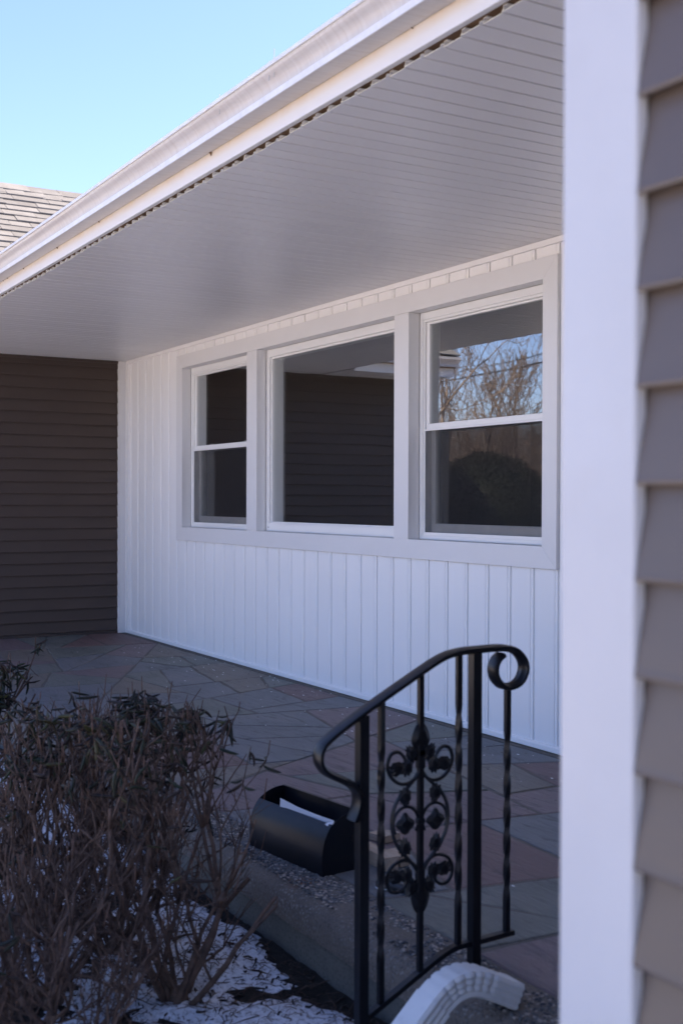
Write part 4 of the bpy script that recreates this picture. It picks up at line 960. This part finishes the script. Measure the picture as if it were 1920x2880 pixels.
# bits of stone and debris in the bare strip
gb = MB()
for i in range(700):
    x = lr.uniform(5.0, 8.2); y = lr.uniform(-2.16, -2.01); r_ = lr.uniform(0.002, 0.007); z = soil_h(x, y)
    gb.add([(x+p[0]*r_, y+p[1]*r_*lr.uniform(0.7, 1.2), z+p[2]*r_*0.7) for p in ico], icof)
tag(gb.obj('gravel', M['soil'], None, fix=False), 'dark grit in the bare strip along the slab', 'gravel', kind='stuff')

# ================================================================== YARD BEYOND (seen in the glass)
def tree_meshes(seed, H=9.0):
    r = random.Random(seed); tr = MB(); cr = MB()
    def grow(p, d, L, rad, depth):
        pts = [p]; rads = [rad]; dd = d.copy(); ns = 4; er = max(rad*0.70, 0.011)
        for i in range(ns):
            dd = (dd+rand_unit(r)*0.16+Vector((0, 0, 0.07))).normalized(); pts.append(pts[-1]+dd*L/ns); rads.append(rad+(er-rad)*(i+1)/ns)
        (tr if depth < 1 else cr).tube(pts, rads, 6 if depth < 2 else 3, cap=depth < 2)
        if depth >= 7: return
        for k_ in range(2 if depth else 4):
            nd = (dd+rand_unit(r)*(0.75 if depth < 2 else 0.5)+Vector((0, 0, 0.10))).normalized(); grow(pts[-1], nd, L*r.uniform(0.70, 0.92), er*r.uniform(0.6, 0.85), depth+1)
        for q_ in (pts[2], pts[3]):
            if depth and r.random() < 0.55:
                nd = (dd*0.6+rand_unit(r)*0.8+Vector((0, 0, 0.1))).normalized(); grow(q_, nd, L*r.uniform(0.45, 0.7), er*0.5, depth+2)
    grow(Vector((0, 0, -0.2)), Vector((0, 0, 1)), H*0.22, H*0.019, 0)
    return tr.mesh('trunk', M['bark'], 'all', False), cr.mesh('crown', M['bark'] if seed % 2 else M['barkred'], 'all', False)
TM = [tree_meshes(s2) for s2 in (2, 3, 5, 8)]
def dirpx(px): # reflected view direction for a column of the photograph
    d = F + (px-960)/3323.9*R; return Vector((d.x, -d.y, 0)).normalized()
VC = Vector((CAM.x, 0.18-CAM.y, 0))
tl = [(1180, 62, 1.25), (1250, 55, 1.25), (1300, 58, 1.2), (1352, 50, 1.55), (1400, 60, 1.3), (1465, 52, 1.5), (1500, 64, 1.3), (1560, 48, 1.0), (1215, 74, 1.3), (1330, 76, 1.35), (1430, 78, 1.4), (1530, 80, 1.3), (1640, 55, 1.2), (1740, 66, 1.3), (1280, 68, 1.1), (1375, 70, 1.2), (1480, 72, 1.3)]
tlab = ['widest bare tree at the far side of the road', 'bare tree mirrored over the wing roof corner', 'tall bare tree mirrored in the upper pane', 'bare tree in front of the far wood']
trn = random.Random(6)
tl.sort(); ORD = ['first', 'second', 'third', 'fourth', 'fifth', 'sixth', 'seventh', 'eighth', 'ninth', 'tenth', 'eleventh', 'twelfth', 'thirteenth', 'fourteenth', 'fifteenth', 'sixteenth', 'seventeenth']
for i, (px, dd, s2) in enumerate(tl):
    p = VC + dirpx(px)*dd; tm, cm = TM[i % 4]
    root = empty('bare_tree', (p.x, p.y, gh(p.x, p.y)), 'bare winter tree across the road, %s from the left in the mirrored row' % ORD[i], 'tree', 'bare trees beyond the road')
    root.rotation_euler = (0, 0, trn.uniform(0, 6.28)); root.scale = (s2*0.85, s2*0.85, s2*(0.68 if s2 > 1.42 else trn.uniform(0.42, 0.62)))
    link('trunk', tm, root); link('crown', cm, root)
# a nearer trunk beside the wing corner
p = VC + dirpx(1222)*17.5
root = empty('bare_tree', (p.x, p.y, GZ), 'nearest bare tree, its tan trunk mirrored beside the wing gutter', 'tree', 'bare trees beyond the road')
root.rotation_euler = (0, 0, 2.2); root.scale = (0.5, 0.5, 0.75); link('trunk', TM[1][0], root); link('crown', TM[1][1], root)
# far wood edge: brush that reads as one mass
wd_ = MB(); wr = random.Random(10)
for i in range(9000):
    px = wr.uniform(1000, 2100); p = VC + dirpx(px)*wr.uniform(82, 105); z = gh(p.x, p.y)-0.3; h_ = wr.uniform(1.0, 3.4)
    a = Vector((wr.uniform(-0.3, 0.3), wr.uniform(-0.3, 0.3), 1)).normalized()
    q_ = Vector((p.x, p.y, z)); wd_.tube([q_, q_+a*h_*0.5, q_+a*h_+rand_unit(wr)*0.5], [0.05, 0.035, 0.01], 3, cap=False)
tag(wd_.obj('far_brush', M['barkred'], None, fix=False), 'brown brush and saplings at the edge of the far wood', 'wood', kind='stuff')
# clipped yew
yp = VC + dirpx(1352)*15.6
yew = empty('round_evergreen', (yp.x, yp.y, GZ), 'large round clipped dark evergreen bush, mirrored in the lower right pane', 'bush')
yb = MB(); yr_ = random.Random(14)
for i in range(15000):
    v_ = rand_unit(yr_); rr = yr_.uniform(0.86, 1.0)**0.7*(1+0.05*noise.noise(v_*4))
    p = Vector((v_.x*0.98*rr, v_.y*0.98*rr, 1.02+v_.z*1.03*rr)); 
    if p.z < 0.03: continue
    d = (v_+rand_unit(yr_)*0.7).normalized(); s_ = d.cross(rand_unit(yr_)).normalized()*0.012; L = yr_.uniform(0.03, 0.07)
    yb.add([p-s_, p+s_, p+d*L], [(0, 1, 2)])
ybo = MB()
for j in range(9):
    for k_ in range(14): pass
m_ = MB(); n1, n2 = 12, 18; vs = []
for i in range(n1+1):
    for k_ in range(n2):
        a, b = PI*i/n1, 2*PI*k_/n2; vs.append((0.86*math.sin(a)*math.cos(b), 0.86*math.sin(a)*math.sin(b), 1.02+0.90*math.cos(a)))
m_.add(vs, [(i*n2+k_, i*n2+(k_+1) % n2, (i+1)*n2+(k_+1) % n2, (i+1)*n2+k_) for i in range(n1) for k_ in range(n2)])
m_.obj('inner_crown', M['yew'], yew, smooth='all'); o = yb.obj('needles', M['yew'], yew, fix=False); o['kind'] = 'stuff'
m_ = MB(); m_.tube([(0, 0, -0.1), (0, 0, 0.6)], [0.07, 0.05], 8); m_.obj('trunk', M['bark'], yew)
# power lines on poles along the road
def pole(p, lab):
    root = empty('utility_pole', p, lab, 'utility pole'); m_ = MB(); m_.tube([(0, 0, -0.5), (0, 0, 9.2)], [0.16, 0.11], 10); m_.obj('shaft', M['bark'], root, smooth=True)
    m_ = MB(); m_.box(-0.06, 0.06, -0.9, 0.9, 8.5, 8.62); m_.obj('crossarm', M['bark'], root); return root
P1 = Vector((-49.7, -32.5, 0)); P2 = Vector((-5.7, -20.65, 0))
pole((P1.x, P1.y, gh(P1.x, P1.y)), 'wooden utility pole beyond the yard, at the far end of the power lines'); pole((P2.x, P2.y, gh(P2.x, P2.y)), 'wooden utility pole beyond the yard, at the nearer end of the power lines')
for i, (za, zb, sag, lab) in enumerate(((7.9, 6.75, 0.35, 'upper thin power line crossing in front of the bare trees'), (7.6, 6.3, 0.33, 'thick lower cable strung below the thin power line'), (8.9, 8.6, 0.3, 'topmost power line on the pole crossarms'))):
    pts = []
    for k_ in range(41):
        t_ = k_/40*1.0; q_ = P1.lerp(P2, t_); pts.append((q_.x, q_.y, za+(zb-za)*t_-sag*4*t_*(1-t_)))
    m_ = MB(); m_.tube(pts, (0.02, 0.04, 0.02)[i], 5); tag(m_.obj('power_line', M['dark_plastic'], None), lab, 'power line', 'power lines over the road')
